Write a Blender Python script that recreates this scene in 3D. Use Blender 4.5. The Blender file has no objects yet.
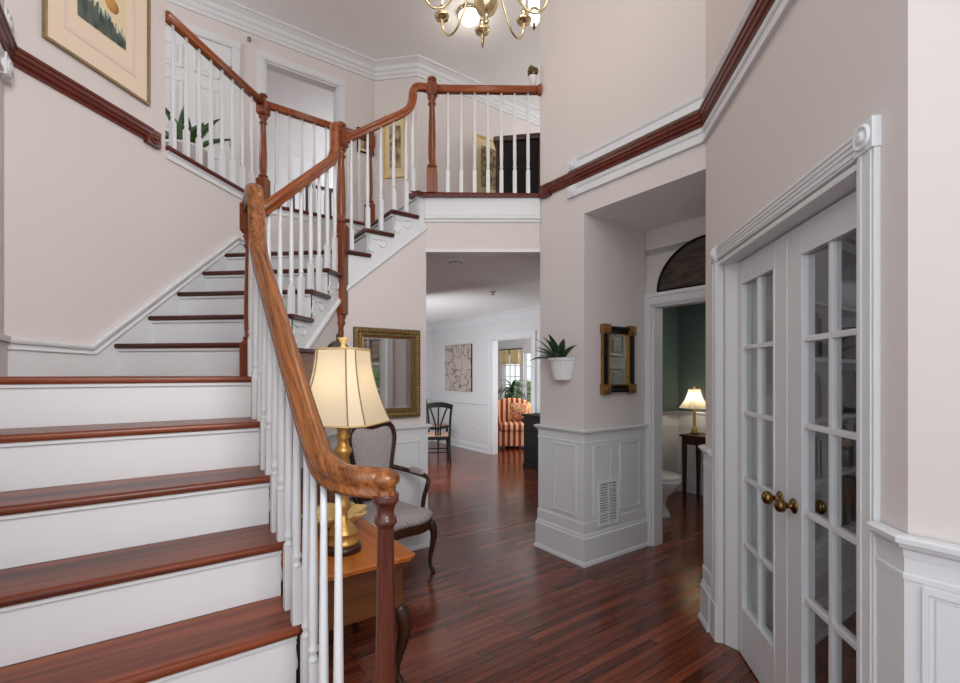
import bpy, bmesh, math, random
from mathutils import Vector, Matrix
random.seed(7)
S = bpy.context.scene
COL = S.collection
R2 = math.sqrt(2.0)
PI = math.pi

# ------------------------------------------------------------------ camera
EYE = 1.45
YAW = math.radians(9.72)
cd = bpy.data.cameras.new('camera')
cam = bpy.data.objects.new('camera', cd)
COL.objects.link(cam)
cam.location = (0, 0, EYE)
cam.rotation_euler = (math.radians(90), 0, YAW)
cd.sensor_fit = 'HORIZONTAL'
cd.sensor_width = 36.0
cd.lens = 36.0 * 467.0 / 960.0
cd.shift_y = 32.5 / 960.0
cd.clip_start = 0.02
S.camera = cam

# ------------------------------------------------------------------ light
W = bpy.data.worlds.new('daylight')
S.world = W
W.use_nodes = True
bg = W.node_tree.nodes['Background']
bg.inputs[0].default_value = (0.92, 0.96, 1.0, 1)
bg.inputs[1].default_value = 1.5

def area(name, loc, target, size, power, color=(1, 1, 1), size_y=None):
    l = bpy.data.lights.new(name, 'AREA')
    l.energy = power
    l.color = color
    l.size = size
    if size_y:
        l.shape = 'RECTANGLE'
        l.size_y = size_y
    o = bpy.data.objects.new(name, l)
    COL.objects.link(o)
    o.location = loc
    o.rotation_euler = (Vector(target) - Vector(loc)).to_track_quat('-Z', 'Y').to_euler()
    return o

def lamp(name, loc, power, color, r=0.03):
    l = bpy.data.lights.new(name, 'POINT')
    l.energy = power
    l.color = color
    l.shadow_soft_size = r
    o = bpy.data.objects.new(name, l)
    COL.objects.link(o)
    o.location = loc
    return o

area('entry_daylight', (-1.2, -2.0, 2.4), (0.9, 2.2, 1.5), 2.0, 13, (1.0, 0.98, 0.96), 2.4)
area('entry_side_fill', (1.2, -0.9, 3.1), (-2.6, 2.3, 2.0), 1.3, 34, (1.0, 0.98, 0.97), 2.0).data.spread = math.radians(95)  # added fill aimed at the left wall, no window behind it
area('entry_high_area', (0.2, -2.4, 4.6), (-0.8, 3.5, 3.6), 2.6, 24, (0.98, 0.99, 1.0), 1.4)  # area light high behind the camera
area('ground_ceiling_fill', (1.0, 7.2, 1.3), (-1.2, 5.2, 2.3), 1.0, 42, (1.0, 0.99, 0.97), 1.2)  # added fill hidden behind the column, brightens the ground hall ceiling
area('dining_daylight', (-2.5, 6.0, 1.1), (-1.4, 8.8, 0.7), 1.8, 54, (0.95, 0.98, 1.0), 1.8)
area('sunroom_daylight', (0.6, 9.4, 1.6), (-1.6, 10.4, 1.0), 1.4, 70, (1.0, 0.98, 0.95), 1.6)
area('upper_hall_fill', (1.4, 6.6, 4.5), (-1.4, 5.3, 4.3), 1.4, 36, (1.0, 0.98, 0.96), 1.4)  # added fill for the upper hall, hidden behind the tall wall
area('landing_fill', (-4.6, 2.4, 4.7), (-3.0, 4.6, 4.2), 1.2, 26, (1.0, 0.98, 0.96), 1.2)  # added fill out of view at the left of the upper hall

area('bedroom_fill', (-2.4, 8.6, 4.5), (-4.6, 7.6, 4.2), 1.4, 80, (0.95, 0.98, 1.0), 1.2)  # extra fill added inside the bedroom, apart from its window
area('den_fill', (2.5, 0.45, 2.2), (1.5, 2.8, 0.9), 0.7, 9, (0.95, 0.98, 1.0), 1.4)  # added fill for the den, set clear of the mirror's reflection
area('powder_fill', (2.2, 5.0, 2.2), (1.6, 4.9, 0.9), 0.4, 5.5, (1.0, 0.9, 0.78), 0.4)  # added warm fill under the ceiling of the closed powder room
S.view_settings.view_transform = 'Standard'
S.view_settings.look = 'None'
S.view_settings.gamma = 1.0
S.view_settings.use_curve_mapping = False
S.view_settings.exposure = 0.08
S.cycles.use_denoising = True
S.cycles.max_bounces = 10
S.cycles.diffuse_bounces = 6
S.cycles.glossy_bounces = 5
S.cycles.transmission_bounces = 8
S.cycles.transparent_max_bounces = 12
S.cycles.sample_clamp_indirect = 6.0
S.cycles.caustics_reflective = False
S.cycles.caustics_refractive = False

# ------------------------------------------------------------------ materials
def lin(c):
    return tuple((x / 12.92 if x <= 0.04045 else ((x + 0.055) / 1.055) ** 2.4) for x in [v / 255.0 for v in c]) + (1.0,)

def mat(name, rgb, rough=0.5, metal=0.0, spec=0.5, bump=0.0, bscale=60.0, var=0.0, vscale=6.0, coat=0.0, stretch=None, emit=0.0, sheen=0.0):
    """principled surface with a little procedural colour variation and bump"""
    m = bpy.data.materials.new(name)
    m.use_nodes = True
    nt = m.node_tree
    b = nt.nodes['Principled BSDF']
    b.inputs['Base Color'].default_value = lin(rgb)
    b.inputs['Roughness'].default_value = rough
    b.inputs['Metallic'].default_value = metal
    b.inputs['Specular IOR Level'].default_value = spec
    if coat:
        b.inputs['Coat Weight'].default_value = coat
        b.inputs['Coat Roughness'].default_value = 0.12
    if sheen:
        b.inputs['Sheen Weight'].default_value = sheen
    if emit:
        b.inputs['Emission Color'].default_value = lin(rgb)
        b.inputs['Emission Strength'].default_value = emit
    tc = nt.nodes.new('ShaderNodeTexCoord')
    mp = nt.nodes.new('ShaderNodeMapping')
    nt.links.new(tc.outputs['Object'], mp.inputs['Vector'])
    if stretch:
        mp.inputs['Scale'].default_value = stretch
    if var:
        n = nt.nodes.new('ShaderNodeTexNoise')
        n.inputs['Scale'].default_value = vscale
        n.inputs['Detail'].default_value = 4.0
        nt.links.new(mp.outputs[0], n.inputs['Vector'])
        cr = nt.nodes.new('ShaderNodeValToRGB')
        c = lin(rgb)
        cr.color_ramp.elements[0].color = tuple(x * (1 - var) for x in c[:3]) + (1,)
        cr.color_ramp.elements[1].color = tuple(min(1, x * (1 + var)) for x in c[:3]) + (1,)
        cr.color_ramp.elements[0].position = 0.3
        cr.color_ramp.elements[1].position = 0.7
        nt.links.new(n.outputs['Fac'], cr.inputs['Fac'])
        nt.links.new(cr.outputs['Color'], b.inputs['Base Color'])
    if bump:
        n2 = nt.nodes.new('ShaderNodeTexNoise')
        n2.inputs['Scale'].default_value = bscale
        n2.inputs['Detail'].default_value = 3.0
        nt.links.new(mp.outputs[0], n2.inputs['Vector'])
        bp = nt.nodes.new('ShaderNodeBump')
        bp.inputs['Strength'].default_value = bump
        bp.inputs['Distance'].default_value = 0.01
        nt.links.new(n2.outputs['Fac'], bp.inputs['Height'])
        nt.links.new(bp.outputs[0], b.inputs['Normal'])
    return m

def wood(name, dark, light, rough=0.3, direction=(1, 0, 0), scale=18.0, coat=0.08, spec=0.4):
    """grain: noise stretched along a direction in object space"""
    m = bpy.data.materials.new(name)
    m.use_nodes = True
    nt = m.node_tree
    b = nt.nodes['Principled BSDF']
    b.inputs['Roughness'].default_value = rough
    b.inputs['Coat Weight'].default_value = coat
    b.inputs['Specular IOR Level'].default_value = spec
    b.inputs['Coat Roughness'].default_value = 0.15
    tc = nt.nodes.new('ShaderNodeTexCoord')
    d = Vector(direction).normalized()
    q = d.rotation_difference(Vector((1, 0, 0)))
    mp = nt.nodes.new('ShaderNodeMapping')
    mp.inputs['Rotation'].default_value = q.to_euler()
    nt.links.new(tc.outputs['Object'], mp.inputs['Vector'])
    mp2 = nt.nodes.new('ShaderNodeMapping')
    mp2.inputs['Scale'].default_value = (0.035, 1.0, 1.0)
    nt.links.new(mp.outputs[0], mp2.inputs['Vector'])
    n = nt.nodes.new('ShaderNodeTexNoise')
    n.inputs['Scale'].default_value = scale
    n.inputs['Detail'].default_value = 6.0
    n.inputs['Roughness'].default_value = 0.65
    n.inputs['Distortion'].default_value = 0.6
    nt.links.new(mp2.outputs[0], n.inputs['Vector'])
    n3 = nt.nodes.new('ShaderNodeTexNoise')
    n3.inputs['Scale'].default_value = scale * 7
    n3.inputs['Detail'].default_value = 2.0
    nt.links.new(mp2.outputs[0], n3.inputs['Vector'])
    mx = nt.nodes.new('ShaderNodeMath')
    mx.operation = 'MULTIPLY_ADD'
    mx.inputs[1].default_value = 0.3
    nt.links.new(n3.outputs['Fac'], mx.inputs[0])
    nt.links.new(n.outputs['Fac'], mx.inputs[2])
    cr = nt.nodes.new('ShaderNodeValToRGB')
    cr.color_ramp.elements[0].color = lin(dark)
    cr.color_ramp.elements[1].color = lin(light)
    cr.color_ramp.elements[0].position = 0.45
    cr.color_ramp.elements[1].position = 0.85
    nt.links.new(mx.outputs[0], cr.inputs['Fac'])
    nt.links.new(cr.outputs['Color'], b.inputs['Base Color'])
    return m

def plank_floor(name):
    m = bpy.data.materials.new(name)
    m.use_nodes = True
    nt = m.node_tree
    b = nt.nodes['Principled BSDF']
    tc = nt.nodes.new('ShaderNodeTexCoord')
    mp = nt.nodes.new('ShaderNodeMapping')
    mp.inputs['Rotation'].default_value = (0, 0, math.radians(-45))
    nt.links.new(tc.outputs['Object'], mp.inputs['Vector'])
    br = nt.nodes.new('ShaderNodeTexBrick')
    br.offset = 0.37
    br.offset_frequency = 3
    br.squash = 1.0
    br.inputs['Color1'].default_value = (0, 0, 0, 1)
    br.inputs['Color2'].default_value = (1, 1, 1, 1)
    br.inputs['Mortar'].default_value = (0.5, 0.5, 0.5, 1)
    br.inputs['Scale'].default_value = 1.0
    br.inputs['Mortar Size'].default_value = 0.0018
    br.inputs['Mortar Smooth'].default_value = 0.2
    br.inputs['Brick Width'].default_value = 0.85
    br.inputs['Row Height'].default_value = 0.05
    nt.links.new(mp.outputs[0], br.inputs['Vector'])
    cr = nt.nodes.new('ShaderNodeValToRGB')
    e = cr.color_ramp.elements
    e[0].position, e[0].color = 0.0, lin(FLOOR_C[0])
    e[1].position, e[1].color = 1.0, lin(FLOOR_C[2])
    e.new(0.5).color = lin(FLOOR_C[1])
    nt.links.new(br.outputs['Color'], cr.inputs['Fac'])
    mp2 = nt.nodes.new('ShaderNodeMapping')
    mp2.inputs['Scale'].default_value = (0.1, 1.6, 1)
    nt.links.new(mp.outputs[0], mp2.inputs['Vector'])
    n = nt.nodes.new('ShaderNodeTexNoise')
    n.inputs['Scale'].default_value = 26
    n.inputs['Detail'].default_value = 6
    n.inputs['Distortion'].default_value = 0.8
    nt.links.new(mp2.outputs[0], n.inputs['Vector'])
    mr = nt.nodes.new('ShaderNodeMapRange')
    mr.inputs['From Min'].default_value = 0.3
    mr.inputs['From Max'].default_value = 0.7
    mr.inputs['To Min'].default_value = 0.6
    mr.inputs['To Max'].default_value = 1.3
    nt.links.new(n.outputs['Fac'], mr.inputs['Value'])
    mm = nt.nodes.new('ShaderNodeMix')
    mm.data_type = 'RGBA'
    mm.blend_type = 'MULTIPLY'
    mm.inputs['Factor'].default_value = 1.0
    nt.links.new(cr.outputs['Color'], mm.inputs['A'])
    nt.links.new(mr.outputs[0], mm.inputs['B'])
    mg = nt.nodes.new('ShaderNodeMix')
    mg.data_type = 'RGBA'
    nt.links.new(br.outputs['Fac'], mg.inputs['Factor'])
    nt.links.new(mm.outputs['Result'], mg.inputs['A'])
    mg.inputs['B'].default_value = lin((22, 10, 9))
    nt.links.new(mg.outputs['Result'], b.inputs['Base Color'])
    b.inputs['Roughness'].default_value = 0.19
    b.inputs['Specular IOR Level'].default_value = 0.55
    b.inputs['Coat Weight'].default_value = 0.12
    b.inputs['Coat Roughness'].default_value = 0.1
    # each board sits a hair differently
    bp = nt.nodes.new('ShaderNodeBump')
    bp.inputs['Strength'].default_value = 0.12
    bp.inputs['Distance'].default_value = 0.004
    ad = nt.nodes.new('ShaderNodeMath')
    ad.operation = 'SUBTRACT'
    nt.links.new(n.outputs['Fac'], ad.inputs[0])
    nt.links.new(br.outputs['Fac'], ad.inputs[1])
    nt.links.new(ad.outputs[0], bp.inputs['Height'])
    nt.links.new(bp.outputs[0], b.inputs['Normal'])
    return m

def pattern_mat(name, kind, c1, c2, scale=40.0, rough=0.7, rot=(0, 0, 0), stretch=(1, 1, 1), c3=None):
    m = bpy.data.materials.new(name)
    m.use_nodes = True
    nt = m.node_tree
    b = nt.nodes['Principled BSDF']
    b.inputs['Roughness'].default_value = rough
    tc = nt.nodes.new('ShaderNodeTexCoord')
    mp = nt.nodes.new('ShaderNodeMapping')
    mp.inputs['Rotation'].default_value = rot
    mp.inputs['Scale'].default_value = stretch
    nt.links.new(tc.outputs['Object'], mp.inputs['Vector'])
    cr = nt.nodes.new('ShaderNodeValToRGB')
    cr.color_ramp.elements[0].color = lin(c1)
    cr.color_ramp.elements[1].color = lin(c2)
    if c3:
        cr.color_ramp.elements.new(0.5).color = lin(c3)
    if kind == 'checker':
        t = nt.nodes.new('ShaderNodeTexChecker')
        t.inputs['Scale'].default_value = scale
        nt.links.new(mp.outputs[0], t.inputs['Vector'])
        nt.links.new(t.outputs['Fac'], cr.inputs['Fac'])
    elif kind == 'stripes':
        t = nt.nodes.new('ShaderNodeTexWave')
        t.wave_type = 'BANDS'
        t.bands_direction = 'X'
        t.inputs['Scale'].default_value = scale
        nt.links.new(mp.outputs[0], t.inputs['Vector'])
        cr.color_ramp.interpolation = 'CONSTANT'
        cr.color_ramp.elements[0].position = 0.0
        cr.color_ramp.elements[-1].position = 0.55
        nt.links.new(t.outputs['Fac'], cr.inputs['Fac'])
    elif kind == 'brick':
        t = nt.nodes.new('ShaderNodeTexBrick')
        t.inputs['Scale'].default_value = scale
        t.inputs['Color1'].default_value = lin(c1)
        t.inputs['Color2'].default_value = lin(c2)
        t.inputs['Mortar'].default_value = lin(c3 or (210, 205, 200))
        nt.links.new(mp.outputs[0], t.inputs['Vector'])
        nt.links.new(t.outputs['Color'], b.inputs['Base Color'])
        return m
    elif kind == 'veins':
        t = nt.nodes.new('ShaderNodeTexVoronoi')
        t.feature = 'DISTANCE_TO_EDGE'
        t.inputs['Scale'].default_value = scale
        w = nt.nodes.new('ShaderNodeTexNoise')
        w.inputs['Scale'].default_value = scale * 0.7
        w.inputs['Detail'].default_value = 5
        nt.links.new(mp.outputs[0], w.inputs['Vector'])
        ma = nt.nodes.new('ShaderNodeMix')
        ma.data_type = 'RGBA'
        ma.inputs['Factor'].default_value = 0.35
        nt.links.new(mp.outputs[0], ma.inputs['A'])
        nt.links.new(w.outputs['Color'], ma.inputs['B'])
        nt.links.new(ma.outputs['Result'], t.inputs['Vector'])
        nt.links.new(t.outputs['Distance'], cr.inputs['Fac'])
        cr.color_ramp.elements[1].position = 0.06
    else:
        t = nt.nodes.new('ShaderNodeTexNoise')
        t.inputs['Scale'].default_value = scale
        t.inputs['Detail'].default_value = 6
        nt.links.new(mp.outputs[0], t.inputs['Vector'])
        cr.color_ramp.elements[0].position = 0.38
        cr.color_ramp.elements[-1].position = 0.62
        nt.links.new(t.outputs['Fac'], cr.inputs['Fac'])
    nt.links.new(cr.outputs['Color'], b.inputs['Base Color'])
    return m

def glass(name, tint=(242, 243, 243)):
    m = bpy.data.materials.new(name)
    m.use_nodes = True
    nt = m.node_tree
    nt.nodes.remove(nt.nodes['Principled BSDF'])
    out = nt.nodes['Material Output']
    tr = nt.nodes.new('ShaderNodeBsdfTransparent')
    tr.inputs[0].default_value = lin(tint)
    gl = nt.nodes.new('ShaderNodeBsdfGlossy')
    gl.inputs['Roughness'].default_value = 0.01
    lw = nt.nodes.new('ShaderNodeLayerWeight')
    lw.inputs['Blend'].default_value = 0.5
    pw = nt.nodes.new('ShaderNodeMath')
    pw.operation = 'POWER'
    pw.inputs[1].default_value = 4.0
    nt.links.new(lw.outputs['Facing'], pw.inputs[0])
    fr = nt.nodes.new('ShaderNodeMath')
    fr.operation = 'MULTIPLY_ADD'
    fr.inputs[1].default_value = 0.5
    fr.inputs[2].default_value = 0.035
    nt.links.new(pw.outputs[0], fr.inputs[0])
    mx = nt.nodes.new('ShaderNodeMixShader')
    nt.links.new(fr.outputs[0], mx.inputs[0])
    nt.links.new(tr.outputs[0], mx.inputs[1])
    nt.links.new(gl.outputs[0], mx.inputs[2])
    nt.links.new(mx.outputs[0], out.inputs[0])
    return m

def shade_mat(name, rgb, emit):
    m = bpy.data.materials.new(name)
    m.use_nodes = True
    nt = m.node_tree
    b = nt.nodes['Principled BSDF']
    b.inputs['Base Color'].default_value = lin(rgb)
    b.inputs['Roughness'].default_value = 0.8
    b.inputs['Emission Color'].default_value = lin(rgb)
    b.inputs['Emission Strength'].default_value = emit
    out = nt.nodes['Material Output']
    tl = nt.nodes.new('ShaderNodeBsdfTranslucent')
    tl.inputs[0].default_value = lin(rgb)
    mx = nt.nodes.new('ShaderNodeMixShader')
    mx.inputs[0].default_value = 0.45
    nt.links.new(b.outputs[0], mx.inputs[1])
    nt.links.new(tl.outputs[0], mx.inputs[2])
    nt.links.new(mx.outputs[0], out.inputs[0])
    return m

FLOOR_C = ((82, 36, 22), (108, 50, 31), (132, 66, 42))
M = {}
M['wall'] = mat('painted_wall', (212, 205, 203), 0.85, bump=0.03, bscale=300)
M['wall_grey'] = mat('dining_wall_paint', (208, 208, 210), 0.85)
M['wall_den'] = mat('den_wall_paint', (176, 176, 178), 0.85)
M['ceiling'] = mat('ceiling_paint', (236, 236, 236), 0.9)
M['white'] = mat('white_trim_paint', (214, 216, 219), 0.42, var=0.015, vscale=3)
M['teal'] = mat('teal_wall_paint', (98, 118, 115), 0.8, var=0.05, vscale=2.5)
M['floor'] = plank_floor('cherry_strip_floor')
M['hallfloor'] = wood('hall_floor_wood', (84, 40, 26), (120, 62, 40), 0.4, (1, 1, 0), 8)
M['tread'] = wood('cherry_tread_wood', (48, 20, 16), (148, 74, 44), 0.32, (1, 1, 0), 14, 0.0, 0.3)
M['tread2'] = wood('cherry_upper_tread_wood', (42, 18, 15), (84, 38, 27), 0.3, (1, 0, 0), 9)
M['rail'] = wood('oak_handrail_wood', (66, 35, 18), (162, 100, 54), 0.26, (-0.543, 0.543, 0.64), 60)
M['rail2'] = wood('oak_upper_rail_wood', (104, 50, 26), (164, 92, 52), 0.28, (0, 0.78, 0.62), 50)
M['rail3'] = wood('oak_balcony_rail_wood', (104, 50, 26), (164, 92, 52), 0.28, (0.977, 0.21, 0), 50)
M['rail4'] = wood('oak_hall_rail_wood', (104, 50, 26), (164, 92, 52), 0.28, (0, 1, 0), 50)
M['rail5'] = wood('oak_diagonal_rail_wood', (104, 50, 26), (164, 92, 52), 0.28, (0.57, 0.57, 0.6), 50)
M['newel'] = wood('oak_newel_wood', (84, 40, 24), (146, 78, 44), 0.28, (0, 0, 1), 50)
M['newel_dark'] = wood('dark_newel_wood', (52, 25, 19), (100, 52, 37), 0.25, (0, 0, 1), 50)
M['mahogany'] = wood('mahogany_moulding', (66, 22, 16), (112, 44, 30), 0.3, (0, 1, 0), 20)
M['table_wood'] = wood('golden_table_wood', (150, 78, 30), (196, 118, 50), 0.25, (-1, 1, 0), 10)
M['table_dark'] = wood('brown_table_apron_wood', (70, 40, 22), (110, 66, 36), 0.35, (1, 1, 0), 10)
M['walnut'] = wood('dark_walnut', (38, 20, 14), (72, 40, 26), 0.3, (0, 0, 1), 14)
M['stand_wood'] = wood('hall_stand_wood', (78, 44, 26), (140, 86, 48), 0.35, (0, 1, 0), 14)
M['black_wood'] = mat('black_painted_wood', (16, 14, 13), 0.5, spec=0.2, var=0.2)
M['fabric'] = pattern_mat('mauve_check_upholstery', 'checker', (128, 118, 122), (200, 192, 192), 95, 0.9)
M['tan_fabric'] = mat('tan_seat_fabric', (176, 140, 118), 0.9)
M['stripe'] = pattern_mat('red_and_cream_stripe', 'stripes', (132, 34, 34), (204, 170, 122), 3.0, 0.9)
M['cushion_fab'] = pattern_mat('patterned_cushion_cloth', 'noise', (150, 62, 48), (214, 180, 130), 30, 0.9)
M['gold'] = mat('antique_gold', (196, 150, 82), 0.36, 0.6, var=0.25, vscale=30, bump=0.2, bscale=80)
M['gold_paint'] = mat('gold_leaf_paint', (222, 192, 128), 0.5, 0.25, var=0.2, vscale=20)
M['frame_silver'] = mat('silver_gilt_frame', (150, 128, 98), 0.4, 0.6, var=0.15, vscale=30)
M['gold_dark'] = mat('dark_gilding', (140, 100, 54), 0.45, 0.55, var=0.25, vscale=40)
M['frame_gold'] = mat('dull_gold_frame', (112, 92, 58), 0.5, 0.5, var=0.35, vscale=60, bump=0.3, bscale=90)
M['brass'] = mat('polished_brass', (222, 200, 156), 0.18, 1.0)
M['bronze'] = mat('aged_brass', (122, 94, 58), 0.25, 1.0, var=0.2, vscale=40)
M['mirror'] = mat('mirror_glass', (236, 238, 236), 0.02, 1.0)
M['glass'] = glass('window_glass')
M['shade'] = shade_mat('cream_lamp_shade', (244, 230, 202), 0.06)
M['shade_trim'] = mat('shade_trim', (206, 178, 128), 0.8)
M['shade_rib'] = mat('shade_rib', (140, 118, 88), 0.8)
M['opal'] = mat('opal_glass_lit', (255, 246, 230), 0.3, emit=2.2)
M['candle'] = mat('candle_sleeve', (240, 236, 226), 0.5)
M['bulb'] = mat('lit_bulb', (255, 240, 214), 0.3, emit=4.0)
M['porcelain'] = mat('white_porcelain', (226, 226, 226), 0.12)
M['plastic'] = mat('white_plastic', (230, 230, 228), 0.4)
M['pot'] = mat('white_pot', (222, 222, 224), 0.4)
M['soil'] = mat('soil', (50, 36, 26), 0.95, bump=0.4, bscale=40)
M['leaf'] = mat('green_leaf', (58, 92, 38), 0.4, var=0.35, vscale=14)
M['leaf_dark'] = mat('dark_green_leaf', (34, 66, 34), 0.4, var=0.3, vscale=14)
M['moss'] = mat('dried_moss', (96, 76, 40), 0.95, bump=0.8, bscale=60, var=0.4, vscale=30)
M['steel'] = mat('hinge_steel', (150, 150, 150), 0.35, 0.9)
M['dark_void'] = mat('vent_duct', (112, 112, 114), 0.9)
M['matboard'] = mat('cream_mat_board', (226, 206, 186), 0.7)
M['matpink'] = mat('pale_pink_mat_board', (220, 198, 188), 0.7)
M['print_reed'] = pattern_mat('reed_bank_print', 'noise', (92, 122, 122), (168, 180, 166), 26, 0.6, stretch=(1, 1, 0.35))
M['print_sky'] = mat('pale_sky_print', (220, 204, 168), 0.6)
M['print_sun'] = mat('ochre_sun_print', (196, 140, 78), 0.6)
M['print_map'] = pattern_mat('brown_landscape_print', 'noise', (96, 80, 58), (186, 164, 122), 16, 0.7)
M['cream'] = mat('cream_board', (214, 198, 158), 0.7)
M['branches'] = pattern_mat('branch_print_canvas', 'veins', (104, 90, 84), (184, 172, 162), 5, 0.8)
M['dusk'] = pattern_mat('dark_landscape_panel', 'noise', (34, 30, 26), (74, 60, 46), 7, 0.5, stretch=(1, 1, 3.5))
M['dusk_spot'] = mat('rust_barn_paint', (120, 62, 40), 0.6)
M['curtain'] = mat('yellow_valance_cloth', (226, 208, 160), 0.9, var=0.06)
M['brick'] = pattern_mat('garden_brick', 'brick', (150, 118, 104), (176, 150, 136), 3.0, 0.9, rot=(PI / 2, 0, PI / 2))
M['hedge'] = pattern_mat('hedge_leaves', 'noise', (44, 82, 32), (130, 168, 84), 9, 0.8)
M['basket'] = mat('red_brown_basket', (74, 34, 26), 0.7, bump=0.5, bscale=60)
BOOKC = [(60, 58, 60), (120, 112, 104), (40, 48, 66), (150, 146, 140), (92, 40, 36), (70, 82, 74), (180, 174, 164), (52, 40, 34)]
BOOKM = [mat('book_cloth', c, 0.7) for c in BOOKC]

# ------------------------------------------------------------------ geometry
def D(u, v):
    """house axes turned 45 degrees: u runs back-left, v runs back-right"""
    return ((v - u) / R2, (u + v) / R2)

class MB:
    def __init__(s):
        s.v, s.f, s.sm = [], [], []
    def add(s, vs, fs, smooth=False, mtx=None):
        o = len(s.v)
        for p in vs:
            p = Vector(p)
            s.v.append(mtx @ p if mtx else p)
        for f in fs:
            s.f.append([i + o for i in f])
            s.sm.append(smooth)
        return s
    def box(s, a, b, mtx=None):
        (x0, y0, z0), (x1, y1, z1) = a, b
        return s.add([(x0, y0, z0), (x1, y0, z0), (x1, y1, z0), (x0, y1, z0), (x0, y0, z1), (x1, y0, z1), (x1, y1, z1), (x0, y1, z1)],
                     [(0, 3, 2, 1), (4, 5, 6, 7), (0, 1, 5, 4), (1, 2, 6, 5), (2, 3, 7, 6), (3, 0, 4, 7)], False, mtx)
    def cbox(s, c, d, mtx=None):
        return s.box([c[i] - d[i] / 2 for i in range(3)], [c[i] + d[i] / 2 for i in range(3)], mtx)
    def ext(s, poly, z0, z1):
        """vertical prism over a plan polygon"""
        a = sum(poly[i][0] * poly[(i + 1) % len(poly)][1] - poly[(i + 1) % len(poly)][0] * poly[i][1] for i in range(len(poly)))
        if a < 0:
            poly = poly[::-1]
        n = len(poly)
        vs = [(x, y, z0) for x, y in poly] + [(x, y, z1) for x, y in poly]
        fs = [tuple(range(n))[::-1], tuple(range(n, 2 * n))] + [(i, (i + 1) % n, n + (i + 1) % n, n + i) for i in range(n)]
        return s.add(vs, fs)
    def seg(s, p0, p1, o0, o1, z0, z1, a=0.0, b=0.0):
        """box along p0->p1 in plan, from offset o0 to o1 to the RIGHT of it, lengthened by a, b"""
        dx, dy = p1[0] - p0[0], p1[1] - p0[1]
        L = math.hypot(dx, dy)
        dx, dy = dx / L, dy / L
        nx, ny = dy, -dx
        q0 = (p0[0] - dx * a, p0[1] - dy * a)
        q1 = (p1[0] + dx * b, p1[1] + dy * b)
        return s.ext([(q0[0] + nx * o0, q0[1] + ny * o0), (q1[0] + nx * o0, q1[1] + ny * o0),
                      (q1[0] + nx * o1, q1[1] + ny * o1), (q0[0] + nx * o1, q0[1] + ny * o1)], z0, z1)
    def vpoly(s, p0, d, pts, o0, o1):
        """upright plate: (s, z) outline along unit plan direction d from p0, thick from o0 to o1 to the right"""
        L = math.hypot(*d)
        dx, dy = d[0] / L, d[1] / L
        nx, ny = dy, -dx
        n = len(pts)
        vs = [(p0[0] + dx * a + nx * o0, p0[1] + dy * a + ny * o0, z) for a, z in pts] + [(p0[0] + dx * a + nx * o1, p0[1] + dy * a + ny * o1, z) for a, z in pts]
        ar = sum(pts[i][0] * pts[(i + 1) % n][1] - pts[(i + 1) % n][0] * pts[i][1] for i in range(n))
        fa, fb = tuple(range(n)), tuple(range(n, 2 * n))[::-1]
        sides = [(i, n + i, n + (i + 1) % n, (i + 1) % n) for i in range(n)]
        if (ar < 0) == (o1 > o0):
            fa, fb = fa[::-1], fb[::-1]
            sides = [t[::-1] for t in sides]
        return s.add(vs, [fa, fb] + sides)
    def lathe(s, prof, c=(0, 0, 0), n=16, mtx=None, smooth=True, rf=None, ph=0.0):
        """profile of (radius, z) turned about z; rf(theta, k) scales the radius"""
        vs, fs = [], []
        m = len(prof)
        for k, (r, z) in enumerate(prof):
            for i in range(n):
                t = 2 * PI * i / n + ph
                rr = r * (rf(t, k) if rf else 1)
                vs.append((c[0] + rr * math.cos(t), c[1] + rr * math.sin(t), c[2] + z))
        for k in range(m - 1):
            for i in range(n):
                j = (i + 1) % n
                fs.append((k * n + i, k * n + j, (k + 1) * n + j, (k + 1) * n + i))
        if prof[0][0] > 1e-5:
            fs.append(tuple(range(n))[::-1])
        if prof[-1][0] > 1e-5:
            fs.append(tuple(range((m - 1) * n, m * n)))
        return s.add(vs, fs, smooth, mtx)
    def ball(s, c, r, n=14, sq=(1, 1, 1), mtx=None):
        h = max(5, n // 2)
        vs, fs = [(c[0], c[1], c[2] - r * sq[2])], []
        for k in range(1, h):
            a = -PI / 2 + PI * k / h
            for i in range(n):
                t = 2 * PI * i / n
                vs.append((c[0] + r * sq[0] * math.cos(a) * math.cos(t), c[1] + r * sq[1] * math.cos(a) * math.sin(t), c[2] + r * sq[2] * math.sin(a)))
        vs.append((c[0], c[1], c[2] + r * sq[2]))
        e = len(vs) - 1
        for i in range(n):
            j = (i + 1) % n
            fs.append((0, 1 + j, 1 + i))
            fs.append((e, e - n + i, e - n + j))
        for k in range(h - 2):
            for i in range(n):
                j = (i + 1) % n
                fs.append((1 + k * n + i, 1 + k * n + j, 1 + (k + 1) * n + j, 1 + (k + 1) * n + i))
        return s.add(vs, fs, True, mtx)
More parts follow.
